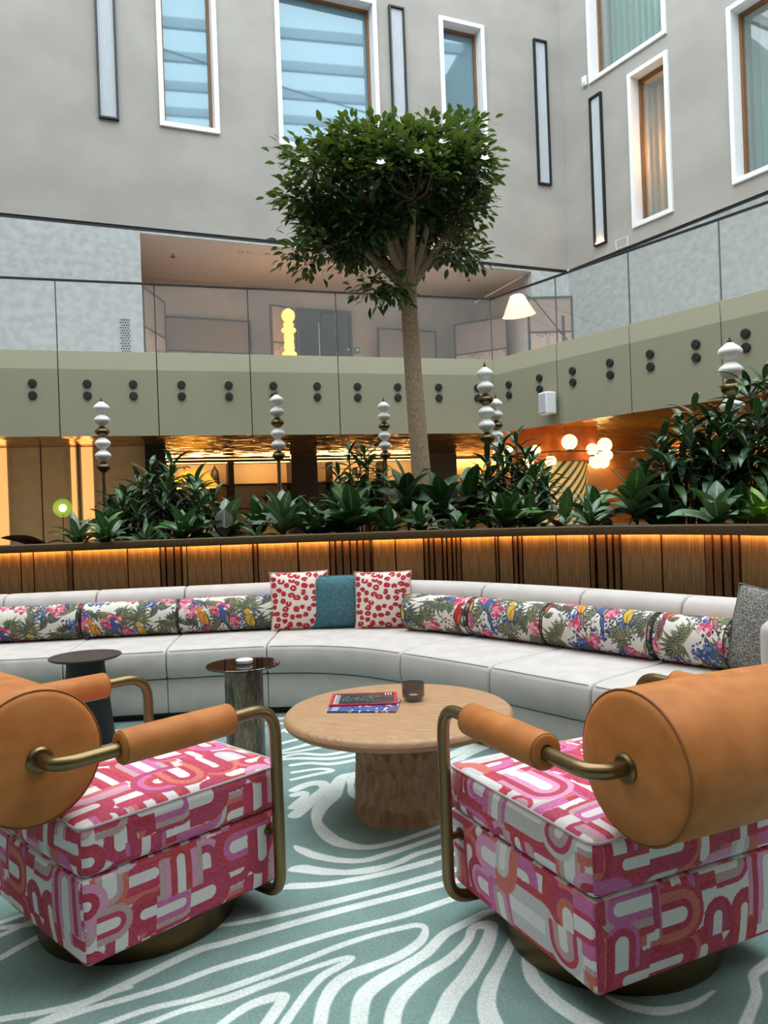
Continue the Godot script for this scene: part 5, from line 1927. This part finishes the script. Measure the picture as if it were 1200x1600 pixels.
func lobby() -> void:
	# the room behind the balcony opening
	var bf := back_frame()
	var g := G.new()
	g.box(Vector3(-9.69, 6.735, -3.2), Vector3(-1.04, 6.775, -0.02))
	struct("ceiling_lobby", g, M.lobby_ceiling, "dusty pink ceiling of the balcony lobby", bf)
	g = G.new()
	g.box(Vector3(-9.9, 4.1, -2.9), Vector3(-0.9, 6.74, -2.7))
	struct("wall_lobby", g, M.lobby, "brown back wall of the balcony lobby", bf)
	g = G.new()
	g.box(Vector3(-9.9, 4.1, -2.7), Vector3(-9.7, 6.74, -0.35))
	struct("wall_lobby_left", g, M.lobby, "left side wall of the balcony lobby", bf)
	g = G.new()
	g.box(Vector3(-1.03, 4.1, -2.7), Vector3(-0.85, 6.74, -0.35))
	struct("wall_lobby_right", g, M.lobby, "right side wall of the balcony lobby", bf)
	# framed screens with a faint tree print
	screen("dark framed screen with a tree print, left of the glowing bead lamp", bf * Transform3D(Basis(), Vector3(-8.15, 4.12, -2.6)), 2.2, 1.75)
	screen("angled dark framed screen right behind the glowing bead lamp", bf * Transform3D(Basis(Vector3.UP, 0.35), Vector3(-6.55, 4.12, -1.7)), 0.62, 1.9)
	screen("dark framed screen behind the tree trunk on the balcony", bf * Transform3D(Basis(), Vector3(-3.2, 4.12, -2.3)), 1.6, 1.7)
	screen("dark framed screen with a tree print left of the corner lamp", bf * Transform3D(Basis(Vector3.UP, -0.9), Vector3(-1.75, 4.12, -1.2)), 1.4, 1.75)
	screen("slim dark framed screen at the left edge of the balcony opening", bf * Transform3D(Basis(Vector3.UP, 1.1), Vector3(-9.38, 4.12, -1.1)), 1.2, 1.8)
	screen("dark framed screen with a tree print under the white lamp shade", bf * Transform3D(Basis(Vector3.UP, -0.35), Vector3(-1.25, 4.12, 1.0)), 1.0, 1.75)
	# glazed door
	var o := thing("door_1", "dark framed glazed door of the balcony lobby", "door")
	o.transform = bf
	o.set_meta("kind", "structure")
	g = G.new()
	ring(g, Vector2(-5.95, 4.12), Vector2(-4.55, 6.25), 0.07, -2.70, -2.58)
	g.box(Vector3(-5.33, 4.12, -2.70), Vector3(-5.25, 6.25, -2.58))
	put("frame", g, M.frame_black, o)
	g = G.new()
	g.box(Vector3(-5.9, 4.15, -2.66), Vector3(-4.6, 6.2, -2.64))
	put("pane", g, mt("232a31", 0.06, 0.4), o)
	g = G.new()
	g.tube(PackedVector3Array([Vector3(-5.42, 4.9, -2.52), Vector3(-5.42, 5.5, -2.52), Vector3(-5.42, 5.9, -2.52)]), 0.016, 8)
	put("door_handle", g, M.ribbed, o)
	for e in [["red call point box on the lobby wall", "9c2430", -4.62], ["green call point box on the lobby wall", "1f7a4a", -4.40]]:
		o = thing("call_point", e[0], "alarm box")
		o.transform = bf
		g = G.new()
		g.rbox(Vector3(0.14, 0.14, 0.05), 0.01, Transform3D(Basis(), Vector3(e[2], 5.32, -2.67)))
		put("case", g, mt(e[1], 0.4), o)
		g = G.new()
		g.rbox(Vector3(0.07, 0.06, 0.012), 0.004, Transform3D(Basis(), Vector3(e[2], 5.32, -2.64)))
		put("face", g, M.white, o)
	# ceiling fittings
	for e in [[-2.74, 15.73, "left"], [-2.57, 15.79, "right"]]:
		o = thing("downlight", "small unlit downlight in the lobby ceiling, %s of a close pair" % e[2], "downlight", V(e[0], 6.74, e[1]))
		g = G.new()
		g.lathe(PackedVector2Array([Vector2(0.035, -0.004), Vector2(0.06, -0.006), Vector2(0.06, 0.0)]), 20)
		put("bezel", g, M.frame_black, o)
		g = G.new()
		g.lathe(PackedVector2Array([Vector2(0, -0.002), Vector2(0.036, -0.002), Vector2(0.036, 0.0)]), 20)
		put("lens", g, M.disc, o)
	o = thing("ceiling_speaker", "round recessed ceiling fitting left of the tree trunk", "ceiling fitting", V(-1.08, 6.74, 17.47))
	g = G.new()
	g.lathe(PackedVector2Array([Vector2(0.11, -0.004), Vector2(0.14, -0.012), Vector2(0.15, 0.0)]), 28)
	put("bezel", g, M.ribbed, o)
	g = G.new()
	g.lathe(PackedVector2Array([Vector2(0, -0.003), Vector2(0.112, -0.003), Vector2(0.112, 0.0)]), 28)
	put("grille", g, M.slab, o)
	for e in [[-4.13, 15.73, "at the left of the lobby ceiling"], [-0.8, 17.17, "beside the round ceiling fitting"], [2.2, 18.1, "at the right end of the lobby ceiling"]]:
		o = thing("sprinkler", "small sprinkler head " + e[2], "sprinkler", V(e[0], 6.74, e[1]))
		g = G.new()
		g.lathe(PackedVector2Array([Vector2(0, -0.075), Vector2(0.05, -0.07), Vector2(0.05, -0.064), Vector2(0.012, -0.06), Vector2(0.012, 0.0)]), 14)
		put("head", g, M.copper, o)
	o = thing("camera_dome", "small white dome camera at the left corner of the lobby ceiling", "camera", V(-4.8, 6.74, 14.75))
	g = G.new()
	g.lathe(PackedVector2Array([Vector2(0, -0.15), Vector2(0.05, -0.135), Vector2(0.075, -0.09), Vector2(0.075, 0.0)]), 20)
	put("dome", g, M.white, o)

	# glowing bead lamp
	o = thing("glowing_bead_lamp", "tall glowing yellow lamp of stacked glass beads on the balcony", "floor lamp", bf * Vector3(-6.62, 4.12, -0.9))
	var y := 1.62
	var parts := [[0.30, 0.150, 1], [0.09, 0.115, 0], [0.15, 0.165, 1], [0.19, 0.110, 0], [0.17, 0.115, 0], [0.15, 0.165, 1], [0.10, 0.115, 0], [0.14, 0.125, 0], [0.19, 0.150, 0], [0.15, 0.12, 0]]
	for i in parts.size():
		var e: Array = parts[i]
		var pr := PackedVector2Array([Vector2(0, y - e[0])])
		for k in 9:
			var a := -PI / 2 + PI * k / 8.0
			if e[2] == 1:
				pr.append(Vector2(e[1] * maxf(0.35, cos(a)), y - e[0] * 0.5 + sin(a) * e[0] * 0.5))
			else:
				pr.append(Vector2(e[1] * (0.9 + 0.1 * cos(a)), y - e[0] * 0.5 + e[0] * 0.5 * (k / 4.0 - 1.0)))
		pr.append(Vector2(0, y))
		g = G.new()
		g.lathe(pr, 24)
		put("lit_glass_bead", g, lamp_mat("ffcf66", 0.5), o)
		if i % 4 == 0:
			var l := OmniLight3D.new()
			l.name = "bead_light"
			l.light_color = Color("ffb455")
			l.light_energy = 0.16
			l.light_size = 0.08
			l.omni_range = 30.0
			l.omni_attenuation = 2.0
			l.shadow_enabled = true
			l.position = Vector3(0, y - e[0] * 0.5, 0)
			o.add_child(l, true)
		y -= e[0]
	g = G.new()
	g.lathe(PackedVector2Array([Vector2(0, 0), Vector2(0.16, 0), Vector2(0.16, 0.03), Vector2(0.05, 0.04), Vector2(0.05, 0.13), Vector2(0, 0.13)]), 24)
	put("base", g, M.brass_dark, o)

	# white shade on a long arm
	var at := V(2.87, 0, 15.5)
	o = thing("arm_lamp", "white cone shade lamp on a long thin black arm at the balcony corner", "floor lamp", Vector3(at.x, 4.12, at.z))
	g = G.new()
	var tilt := Transform3D(Basis(Vector3.BACK, 0.09) * Basis(Vector3.RIGHT, 0.05), Vector3(0, 1.04, 0))
	g.lathe(PackedVector2Array([Vector2(0.335, 0.0), Vector2(0.30, 0.06), Vector2(0.14, 0.40), Vector2(0.10, 0.42), Vector2(0.02, 0.425)]), 36, tilt)
	g.lathe(PackedVector2Array([Vector2(0.02, 0.418), Vector2(0.10, 0.413), Vector2(0.135, 0.395), Vector2(0.295, 0.06), Vector2(0.33, 0.0)]), 36, tilt)
	var shade := mt("f4efe6", 0.7)
	shade.backlight_enabled = true
	shade.backlight = Color(0.8, 0.75, 0.65)
	put("shade", g, shade, o)
	g = G.new()
	g.lathe(PackedVector2Array([Vector2(0, 0.12), Vector2(0.04, 0.13), Vector2(0.055, 0.18), Vector2(0.03, 0.26), Vector2(0, 0.26)]), 16, tilt)
	put("bulb", g, lamp_mat("ffd9a0", 3.0), o)
	var l := OmniLight3D.new()
	l.name = "bulb_light"
	l.light_color = Color("ffc98a")
	l.light_energy = 0.4
	l.light_size = 0.05
	l.omni_range = 30.0
	l.omni_attenuation = 2.0
	l.shadow_enabled = true
	l.position = tilt * Vector3(0, 0.18, 0)
	o.add_child(l, true)
	g = G.new()
	g.tube(PackedVector3Array([Vector3(-0.02, 1.47, 0), Vector3(0.08, 1.50, 0.0), Vector3(0.30, 1.36, 0.02), Vector3(0.82, 0.66, 0.05), Vector3(1.06, 0.36, 0.06)]), 0.014, 8)
	put("arm", g, M.frame_black, o)
	g = G.new()
	g.tube(PackedVector3Array([Vector3(0.87, 0.0, 0.05), Vector3(0.87, 0.4, 0.05), Vector3(0.87, 0.99, 0.05)]), 0.032, 10)
	g.lathe(PackedVector2Array([Vector2(0, 0), Vector2(0.2, 0.0), Vector2(0.2, 0.03), Vector2(0, 0.035)]), 24, Transform3D(Basis(), Vector3(0.87, 0, 0.05)))
	put("post", g, M.frame_black, o)


func screen(label: String, xf: Transform3D, wd: float, ht: float) -> void:
	var o := thing("folding_screen", label, "screen")
	o.transform = xf
	var g := G.new()
	ring(g, Vector2(-wd * 0.5, 0), Vector2(wd * 0.5, ht), 0.045, -0.025, 0.025)
	g.box(Vector3(-wd * 0.5 + 0.04, ht * 0.55, -0.02), Vector3(wd * 0.5 - 0.04, ht * 0.55 + 0.03, 0.02))
	put("frame", g, M.frame_black, o)
	g = G.new()
	g.box(Vector3(-wd * 0.5 + 0.04, 0.03, -0.008), Vector3(wd * 0.5 - 0.04, ht * 0.55, 0.008))
	for i in g.v.size():
		g.t[i] = Vector2(g.v[i].x * 0.45, -g.v[i].y)
	put("lower_panel", g, M.mural, o)
	g = G.new()
	g.box(Vector3(-wd * 0.5 + 0.04, ht * 0.55 + 0.03, -0.008), Vector3(wd * 0.5 - 0.04, ht - 0.04, 0.008))
	put("upper_panel", g, mt("8a776b", 0.8), o)


func strip_light(called: String, at: Vector3, size: Vector2, look: Vector3, col: String, e: float) -> void:
	var l := AreaLight3D.new()
	l.name = called
	l.light_color = Color(col)
	l.light_energy = e
	l.area_size = size
	l.area_range = 30.0
	l.shadow_enabled = true
	add_child(l, true)
	l.look_at_from_position(at, at + look, Vector3.UP if absf(look.normalized().y) < 0.9 else Vector3.RIGHT)


func ground_floor() -> void:
	var lf := rail_frame_left()
	var rf := rail_frame_right()
	# rippled gold ceiling over the ground floor
	var poly := PackedVector2Array()
	for q in [lf * Vector3(-13, 0, -0.10), lf * Vector3(-0.02, 0, -0.10), rf * Vector3(0.02, 0, -0.10), rf * Vector3(16, 0, -0.10), rf * Vector3(16, 0, -9.2), lf * Vector3(10, 0, -9.2), lf * Vector3(-13, 0, -9.2)]:
		poly.append(Vector2(q.x, q.z))
	var g := G.new()
	g.prism(poly, 2.90, 2.99)
	# hammered sheet: every ripple its own facet
	var nz := noise(0.9, 51, 2)
	var hs := func(i: int, j: int) -> Vector3:
		var x := -12.0 + i * 0.17 + 0.05 * nz.get_noise_2d(i * 3.7, j * 1.9)
		return V(x, 2.845 + 0.026 * nz.get_noise_2d(i * 0.45, j * 0.55 + 40.0), 10.0 + j * 0.15)
	for j in 86:
		for i in 165:
			var a: Vector3 = hs.call(i, j)
			if not Geometry2D.is_point_in_polygon(Vector2(a.x, a.z), poly):
				continue
			var b: Vector3 = hs.call(i + 1, j)
			var c: Vector3 = hs.call(i + 1, j + 1)
			var d: Vector3 = hs.call(i, j + 1)
			var n1 := (b - a).cross(c - a).normalized()
			var n2 := (c - a).cross(d - a).normalized()
			n1 = n1 if n1.y < 0.0 else -n1
			n2 = n2 if n2.y < 0.0 else -n2
			g.tri(a, b, c, n1, n1, n1)
			g.tri(a, c, d, n2, n2, n2)
	struct("ceiling", g, M.gold, "rippled gold metal ceiling below the balcony")
	# beige wall with light coves, at left
	g = G.new()
	g.box(Vector3(-13, 0, -3.0), Vector3(-6.62, 2.84, -2.75))
	struct("wall_left_beige", g, M.beige, "beige wall with warm light coves below the balcony", lf)
	for e in [[-9.42, 0.42], [-7.74, 0.22], [-8.0, 0.10]]:
		var o := thing("light_cove", ["broad glowing light cove at the left picture edge", "glowing vertical light cove left of the first bead lamp post", "slim glowing strip beside the second light cove"][[-9.42, -7.74, -8.0].find(e[0])], "light strip")
		o.transform = lf
		g = G.new()
		g.rbox(Vector3(e[1], 2.82, 0.05), 0.012, Transform3D(Basis(), Vector3(e[0], 1.42, -2.72)))
		put("led_diffuser", g, lamp_mat("ffb26a", 0.5), o)
		g = G.new()
		g.box(Vector3(e[0] + e[1] * 0.5, 0, -2.75), Vector3(e[0] + e[1] * 0.5 + 0.03, 2.84, -2.66))
		g.box(Vector3(e[0] - e[1] * 0.5 - 0.03, 0, -2.75), Vector3(e[0] - e[1] * 0.5, 2.84, -2.66))
		put("edge_trim", g, M.beige, o)
		strip_light("led_diffuser_light", lf * Vector3(e[0], 1.42, -2.60), Vector2(e[1], 2.7), lf.basis.z, "ffb068", 0.46 * e[1] / 0.4)
	g = G.new()
	g.box(Vector3(-8.62, 0, -2.752), Vector3(-8.60, 2.84, -2.742))
	struct("trim_3", g, M.wenge, "thin joint in the beige wall", lf)
	# green ring lamp
	var o := thing("ring_lamp", "small glowing disc lamp with green concentric rings, low at left", "lamp", lf * Vector3(-8.15, 1.6, -2.0))
	o.rotation.y = atan2(lf.basis.z.x, lf.basis.z.z)
	g = G.new()
	g.lathe(PackedVector2Array([Vector2(0, 0), Vector2(0.07, 0.0), Vector2(0.06, 0.04), Vector2(0, 0.06)]), 20, Transform3D(Basis(Vector3.RIGHT, PI / 2), Vector3.ZERO))
	put("lit_centre", g, lamp_mat("fff0b0", 2.5), o)
	for k in 4:
		g = G.new()
		var r := 0.085 + k * 0.028
		var line := PackedVector3Array()
		for i in 33:
			line.append(Vector3(cos(TAU * i / 32) * r, sin(TAU * i / 32) * r, 0.0))
		g.tube(line, 0.006, 6, -1.0, false)
		put("glowing_ring", g, lamp_mat("86a82a", 0.25), o)
	g = G.new()
	g.tube(PackedVector3Array([Vector3(0, -0.1, -0.02), Vector3(0, -0.8, -0.02), Vector3(0, -1.6, -0.02)]), 0.012, 8)
	put("stand", g, M.brass_dark, o)
	var l := OmniLight3D.new()
	l.name = "lit_centre_light"
	l.light_color = Color("e8ffa0")
	l.light_energy = 0.05
	l.light_size = 0.05
	l.omni_range = 20.0
	l.omni_attenuation = 2.0
	l.shadow_enabled = true
	l.position = Vector3(0, 0, 0.09)
	o.add_child(l, true)

	# lit shelves between dark posts
	g = G.new()
	g.box(Vector3(-6.7, 0, -6.75), Vector3(0.6, 2.84, -6.6))
	struct("wall_shelf_back", g, M.niche, "warm lit back of the shelves below the balcony", lf)
	g = G.new()
	for e in [[-6.62, -6.22, -3.0, -2.5], [-6.75, -6.2, -6.6, -5.9], [-3.10, -2.42, -6.6, -5.8], [0.45, 1.45, -6.6, -5.8]]:
		g.box(Vector3(e[0], 0, e[2]), Vector3(e[1], 2.84, e[3]))
	struct("wall_dark_posts", g, M.wenge, "dark wenge piers between the lit shelves", lf)
	o = thing("shelf_unit", "dark framed wall of lit shelves seen between the plants", "shelves")
	o.transform = lf
	g = G.new()
	g.box(Vector3(-6.3, 2.70, -6.6), Vector3(0.5, 2.765, -5.9))
	put("header", g, M.wenge, o)
	for x in [-4.62, -2.02, -0.6]:
		g = G.new()
		g.box(Vector3(x - (0.07 if x < -4.0 else 0.025), 0, -6.6), Vector3(x + (0.07 if x < -4.0 else 0.025), 2.68, -5.92))
		put("upright", g, M.wenge, o)
	for e in [[-6.2, -4.69], [-4.55, -3.1], [-2.42, -0.6], [-0.57, 0.45]]:
		for y in [2.12, 1.5]:
			g = G.new()
			g.box(Vector3(e[0], y, -6.6), Vector3(e[1], y + 0.035, -6.1))
			put("shelf", g, M.wenge, o)
		g = G.new()
		g.box(Vector3(e[0] + 0.02, 2.685, -5.98), Vector3(e[1] - 0.02, 2.70, -5.92))
		put("led_strip", g, lamp_mat("ffc06a", 4.0), o)
		strip_light("led_strip_light", lf * Vector3((e[0] + e[1]) * 0.5, 2.675, -5.95), Vector2(e[1] - e[0] - 0.06, 0.06), Vector3.DOWN * 0.6 - lf.basis.z, "ffc98a", SHELF * (e[1] - e[0]) / 1.5)
	g = G.new()
	g.box(Vector3(-6.2, 2.775, -5.98), Vector3(0.45, 2.785, -5.94))  # glowing strip added over the header to brighten the gold ceiling
	put("added_uplight", g, lamp_mat("ffc06a", 4.0), o)
	for k in 4:  # area lights of the added uplight, aimed up at the ceiling
		strip_light("added_uplight_light", lf * Vector3(-5.4 + k * 1.65, 2.79, -5.93), Vector2(1.6, 0.03), Vector3.UP + lf.basis.z * 0.5, "ffc27a", 1.6)
	o = thing("bottle_vase", "dark bottle shaped vase standing on the lit shelf", "vase", lf * Vector3(-5.0, 2.155, -6.3))
	g = G.new()
	g.lathe(PackedVector2Array([Vector2(0, 0), Vector2(0.115, 0.0), Vector2(0.12, 0.02), Vector2(0.09, 0.36), Vector2(0.055, 0.41), Vector2(0.03, 0.43), Vector2(0.03, 0.46), Vector2(0, 0.46)]), 24)
	put("body", g, M.black_top, o)
	g = G.new()
	g.lathe(PackedVector2Array([Vector2(0, 0.46), Vector2(0.02, 0.465), Vector2(0.012, 0.50), Vector2(0, 0.52)]), 16)
	put("stopper", g, M.black, o)
	o = thing("figurine", "small dark figurine on the lower lit shelf left of the second lamp post", "figurine", lf * Vector3(-3.72, 1.535, -6.3))
	g = G.new()
	g.lathe(PackedVector2Array([Vector2(0, 0), Vector2(0.07, 0), Vector2(0.07, 0.03), Vector2(0.025, 0.05), Vector2(0.03, 0.16), Vector2(0.045, 0.24), Vector2(0.02, 0.29), Vector2(0.035, 0.33), Vector2(0.03, 0.38), Vector2(0, 0.40)]), 16)
	put("body", g, M.black, o)
	g = G.new()
	g.tube(PackedVector3Array([Vector3(-0.13, 0.30, 0), Vector3(-0.04, 0.23, 0), Vector3(0.04, 0.23, 0), Vector3(0.11, 0.33, 0)]), 0.014, 6)
	put("arms", g, M.black, o)
	# table lamp behind the left dracaena
	o = thing("table_lamp", "table lamp with a wide cream cone shade in front of the shelves", "table lamp", V(-4.42, 0, 18.0))
	g = G.new()
	g.lathe(PackedVector2Array([Vector2(0.60, 2.02), Vector2(0.27, 2.42), Vector2(0.02, 2.425)]), 36)
	g.lathe(PackedVector2Array([Vector2(0.02, 2.415), Vector2(0.26, 2.41), Vector2(0.59, 2.02)]), 36)
	var sh := mt("e9d9a8", 0.8)
	sh.backlight_enabled = true
	sh.backlight = Color(0.9, 0.85, 0.6)
	put("lamp_shade", g, sh, o)
	g = G.new()
	g.lathe(PackedVector2Array([Vector2(0, 0), Vector2(0.3, 0.0), Vector2(0.3, 0.03), Vector2(0.05, 0.06), Vector2(0.05, 1.5), Vector2(0.14, 1.7), Vector2(0.05, 1.95), Vector2(0, 2.0)]), 24)
	put("stem", g, M.wenge, o)
	g = G.new()
	g.lathe(PackedVector2Array([Vector2(0, 2.05), Vector2(0.07, 2.1), Vector2(0.08, 2.17), Vector2(0.04, 2.25), Vector2(0, 2.26)]), 16)
	put("bulb", g, lamp_mat("ffdf9c", 3.0), o)
	l = OmniLight3D.new()
	l.name = "bulb_light"
	l.light_color = Color("ffd08a")
	l.light_energy = 0.8
	l.light_size = 0.07
	l.omni_range = 30.0
	l.omni_attenuation = 2.0
	l.shadow_enabled = true
	l.position = Vector3(0, 2.16, 0)
	o.add_child(l, true)

	# the far bar on the right: walls, striped column with a copper collar, ring of globes
	g = G.new()
	g.box(Vector3(0.4, 0, -7.7), Vector3(12, 2.84, -7.45))
	struct("wall_bar", g, M.beige, "warm beige wall behind the globe lamps", lf)
	g = G.new()
	g.box(Vector3(-8, 0, -9.4), Vector3(16, 2.84, -9.2))
	struct("wall_bar_right", g, M.wash_wall, "orange wall behind the right hand plants", rf)
	for k in 4:  # wall washers added to brighten the bar walls and gold ceiling
		strip_light("added_wash_strip_light", lf * Vector3(2.6 + k * 2.2, 2.74, -7.32), Vector2(2.1, 0.05), Vector3.DOWN - lf.basis.z * 0.6, "ffb86c", 0.9)
	for k in 4:
		strip_light("added_wash_strip_light", rf * Vector3(-1.0 + k * 2.6, 2.74, -9.05), Vector2(2.5, 0.05), Vector3.DOWN - rf.basis.z * 0.6, "ffb060", 0.8)
	o = thing("added_wash_strip", "slim warm strip added to brighten the bar wall behind the globe lamps", "light strip")
	g = G.new()  # glowing body for the added washers on the bar wall
	g.box(Vector3(1.5, 2.76, -7.36), Vector3(10.5, 2.775, -7.30), lf)
	put("led_diffuser", g, lamp_mat("ffbf7a", 3.0), o)
	g = G.new()
	g.box(Vector3(1.5, 2.775, -7.40), Vector3(10.5, 2.80, -7.28), lf)
	put("housing", g, M.wenge, o)
	o = thing("added_wash_strip", "slim warm strip added to brighten the orange wall at right, behind the dracaenas", "light strip")
	g = G.new()  # glowing body for the added washers on the right wall
	g.box(Vector3(-2.3, 2.76, -9.10), Vector3(8.1, 2.775, -9.03), rf)
	put("led_diffuser", g, lamp_mat("ffbf7a", 3.0), o)
	g = G.new()
	g.box(Vector3(-2.3, 2.775, -9.14), Vector3(8.1, 2.80, -9.01), rf)
	put("housing", g, M.wenge, o)
	o = thing("back_bar", "low bar cabinet with a dark top right of the striped column", "counter", lf * Vector3(4.2, 0, -6.9))
	o.rotation.y = atan2(lf.basis.z.x, lf.basis.z.z)
	g = G.new()
	g.rbox(Vector3(3.4, 1.62, 0.5), 0.01, Transform3D(Basis(), Vector3(0, 0.81, 0)), 0, 1, 2)
	put("body", g, M.beige, o)
	g = G.new()
	g.rbox(Vector3(3.5, 0.16, 0.6), 0.01, Transform3D(Basis(), Vector3(0, 1.70, 0)), 0, 1, 2)
	put("top", g, M.wenge, o)
	var cc := V(3.50, 0, 15.9)
	o = thing("striped_column", "round column with diagonal green and cream stripes under a wide copper collar", "column", cc)
	g = G.new()
	g.lathe(PackedVector2Array([Vector2(0.72, 0.0), Vector2(0.72, 2.19), Vector2(0, 2.19)]), 64)
	for i in g.t.size():
		g.t[i] = Vector2(g.t[i].x * 6.0, g.v[i].y * 1.25)
	put("striped_shaft", g, M.stripe, o)
	g = G.new()
	g.lathe(PackedVector2Array([Vector2(0, 2.17), Vector2(0.93, 2.17), Vector2(0.94, 2.18), Vector2(0.94, 2.86)]), 64)
	put("copper_collar", g, M.copper, o)
	o = thing("globe_chandelier", "ring chandelier of glowing white globes round the copper collar", "chandelier", cc)
	g = G.new()
	var line := PackedVector3Array()
	for i in 61:
		line.append(Vector3(cos(TAU * i / 60) * 1.12, 2.34, sin(TAU * i / 60) * 1.12))
	g.tube(line, 0.016, 8, -1.0, false)
	for k in 4:
		var a := TAU * k / 4 + 0.4
		g.tube(PackedVector3Array([Vector3(cos(a) * 0.9, 2.34, sin(a) * 0.9), Vector3(cos(a) * 1.0, 2.34, sin(a) * 1.0), Vector3(cos(a) * 1.12, 2.34, sin(a) * 1.12)]), 0.012, 6)
	put("brass_ring", g, M.brass, o)
	# angle round the ring (0 = towards +X, 90 = towards the lounge), height over the ring, radius of the globe
	var gl := [[84, 0.175, 0.150], [118, 0.04, 0.112], [126, -0.17, 0.112], [103, -0.18, 0.112], [58, 0.03, 0.118], [33, 0.13, 0.145], [36, -0.03, 0.112], [20, -0.06, 0.108], [52, -0.20, 0.145], [38, -0.22, 0.112], [172, 0.14, 0.115], [150, 0.10, 0.090], [-20, 0.1, 0.11], [-60, 0.05, 0.11], [-100, 0.12, 0.11], [-140, -0.05, 0.11], [200, 0.0, 0.11]]
	for e in gl:
		var a: float = deg_to_rad(e[0])
		var at := Vector3(cos(a) * 1.12, 2.34 + e[1], sin(a) * 1.12)
		g = G.new()
		var pr := PackedVector2Array()
		for i in 15:
			var f := -PI / 2 + PI * i / 14.0
			pr.append(Vector2(maxf(0.0, cos(f)) * e[2], sin(f) * e[2]))
		g.lathe(pr, 26, Transform3D(Basis(), at))
		var gm := put("globe_lamp", g, lamp_mat("ffe6a6", 1.0), o)
		g = G.new()
		g.lathe(PackedVector2Array([Vector2(0, -0.02), Vector2(0.04, -0.02), Vector2(0.05, 0.01), Vector2(0, 0.012)]), 14, Transform3D(Basis() if e[1] > 0 else Basis(Vector3.RIGHT, PI), at - Vector3(0, signf(e[1] + 0.001) * e[2], 0)))
		put("holder", g, M.brass_dark, gm)
		g = G.new()
		l = OmniLight3D.new()
		l.name = "globe_light"
		l.light_color = Color("ffcf86")
		l.light_energy = GLOBE
		l.light_size = e[2] * 0.8
		l.omni_range = 40.0
		l.omni_attenuation = 2.0
		l.shadow_enabled = true
		l.position = at
		o.add_child(l, true)


const SHELF := 0.62
const GLOBE := 0.14


func shell() -> void:
	# floor, the walls the photograph does not show, and the glass roof's beams
	var g := G.new()
	g.box(Vector3(-16, -0.3, -30), Vector3(20, -0.012, 9))
	struct("floor", g, mt("8f8b84", 0.6), "stone floor below the carpet")
	g = G.new()
	g.box(Vector3(-3.6, -0.012, -5.6), Vector3(3.6, 0.0, 1.6))
	for i in g.v.size():
		g.t[i] = Vector2((g.v[i].x + 3.6) / CM, (-g.v[i].z + 1.6) / CM)
	tag(put("carpet", g, M.carpet), "sea green carpet with flowing white contour lines under the chairs", "carpet")
	g = G.new()
	g.box(Vector3(-10.5, 0, -30), Vector3(-10, 2.9, 8.5))
	g.box(Vector3(-10.5, 6.86, -30), Vector3(-10, 16.0, 8.5))
	g.box(Vector3(-10.5, 2.9, -30), Vector3(-10, 6.86, 8.5))
	struct("wall_left", g, M.plaster, "left wall of the atrium")
	g = G.new()
	g.box(Vector3(-10.5, 2.9, 2.3), Vector3(20, 16.0, 2.8))
	struct("wall_front", g, M.plaster, "upper wall above and behind the camera")
	g = G.new()
	g.box(Vector3(-10.5, 0, 8.0), Vector3(20, 3.0, 8.5))
	struct("wall_rear", g, mt("5d4632", 0.8), "dark wall of the low room behind the camera")
	g = G.new()
	g.box(Vector3(-10.5, 2.9, 2.3), Vector3(20, 3.2, 8.5))
	struct("ceiling_rear", g, mt("6b5a48", 0.8), "low ceiling behind the camera")
	g = G.new()
	g.box(Vector3(17.5, 0, -2), Vector3(18, 16.0, 8.5))
	struct("wall_side", g, M.plaster, "wall far to the right")
	g = G.new()
	g.box(Vector3(-12, -0.3, -30), Vector3(20, 2.84, -29.6))
	struct("wall_far", g, M.wenge, "dark end wall of the ground floor")
	var o := thing("ceiling_skylight", "steel beams of the glass roof", "roof", Vector3.ZERO)
	o.set_meta("kind", "structure")
	for i in 26:
		g = G.new()
		g.box(Vector3(-18, 15.7, -0.07), Vector3(14, 16.0, 0.07), Transform3D(Basis(Vector3.UP, 0.18) * back_frame().basis, Vector3(2.0, 0, -17.6 + i * 2.0)))
		put("beam", g, M.white, o)
	for i in 5:
		g = G.new()
		g.tube(PackedVector3Array([Vector3(-10, 15.55, -18 + i * 6.0), Vector3(2, 15.4, -20 + i * 6.0), Vector3(14, 15.55, -22 + i * 6.0)]), 0.03, 6)
		put("tie_rod", g, M.steel, o)
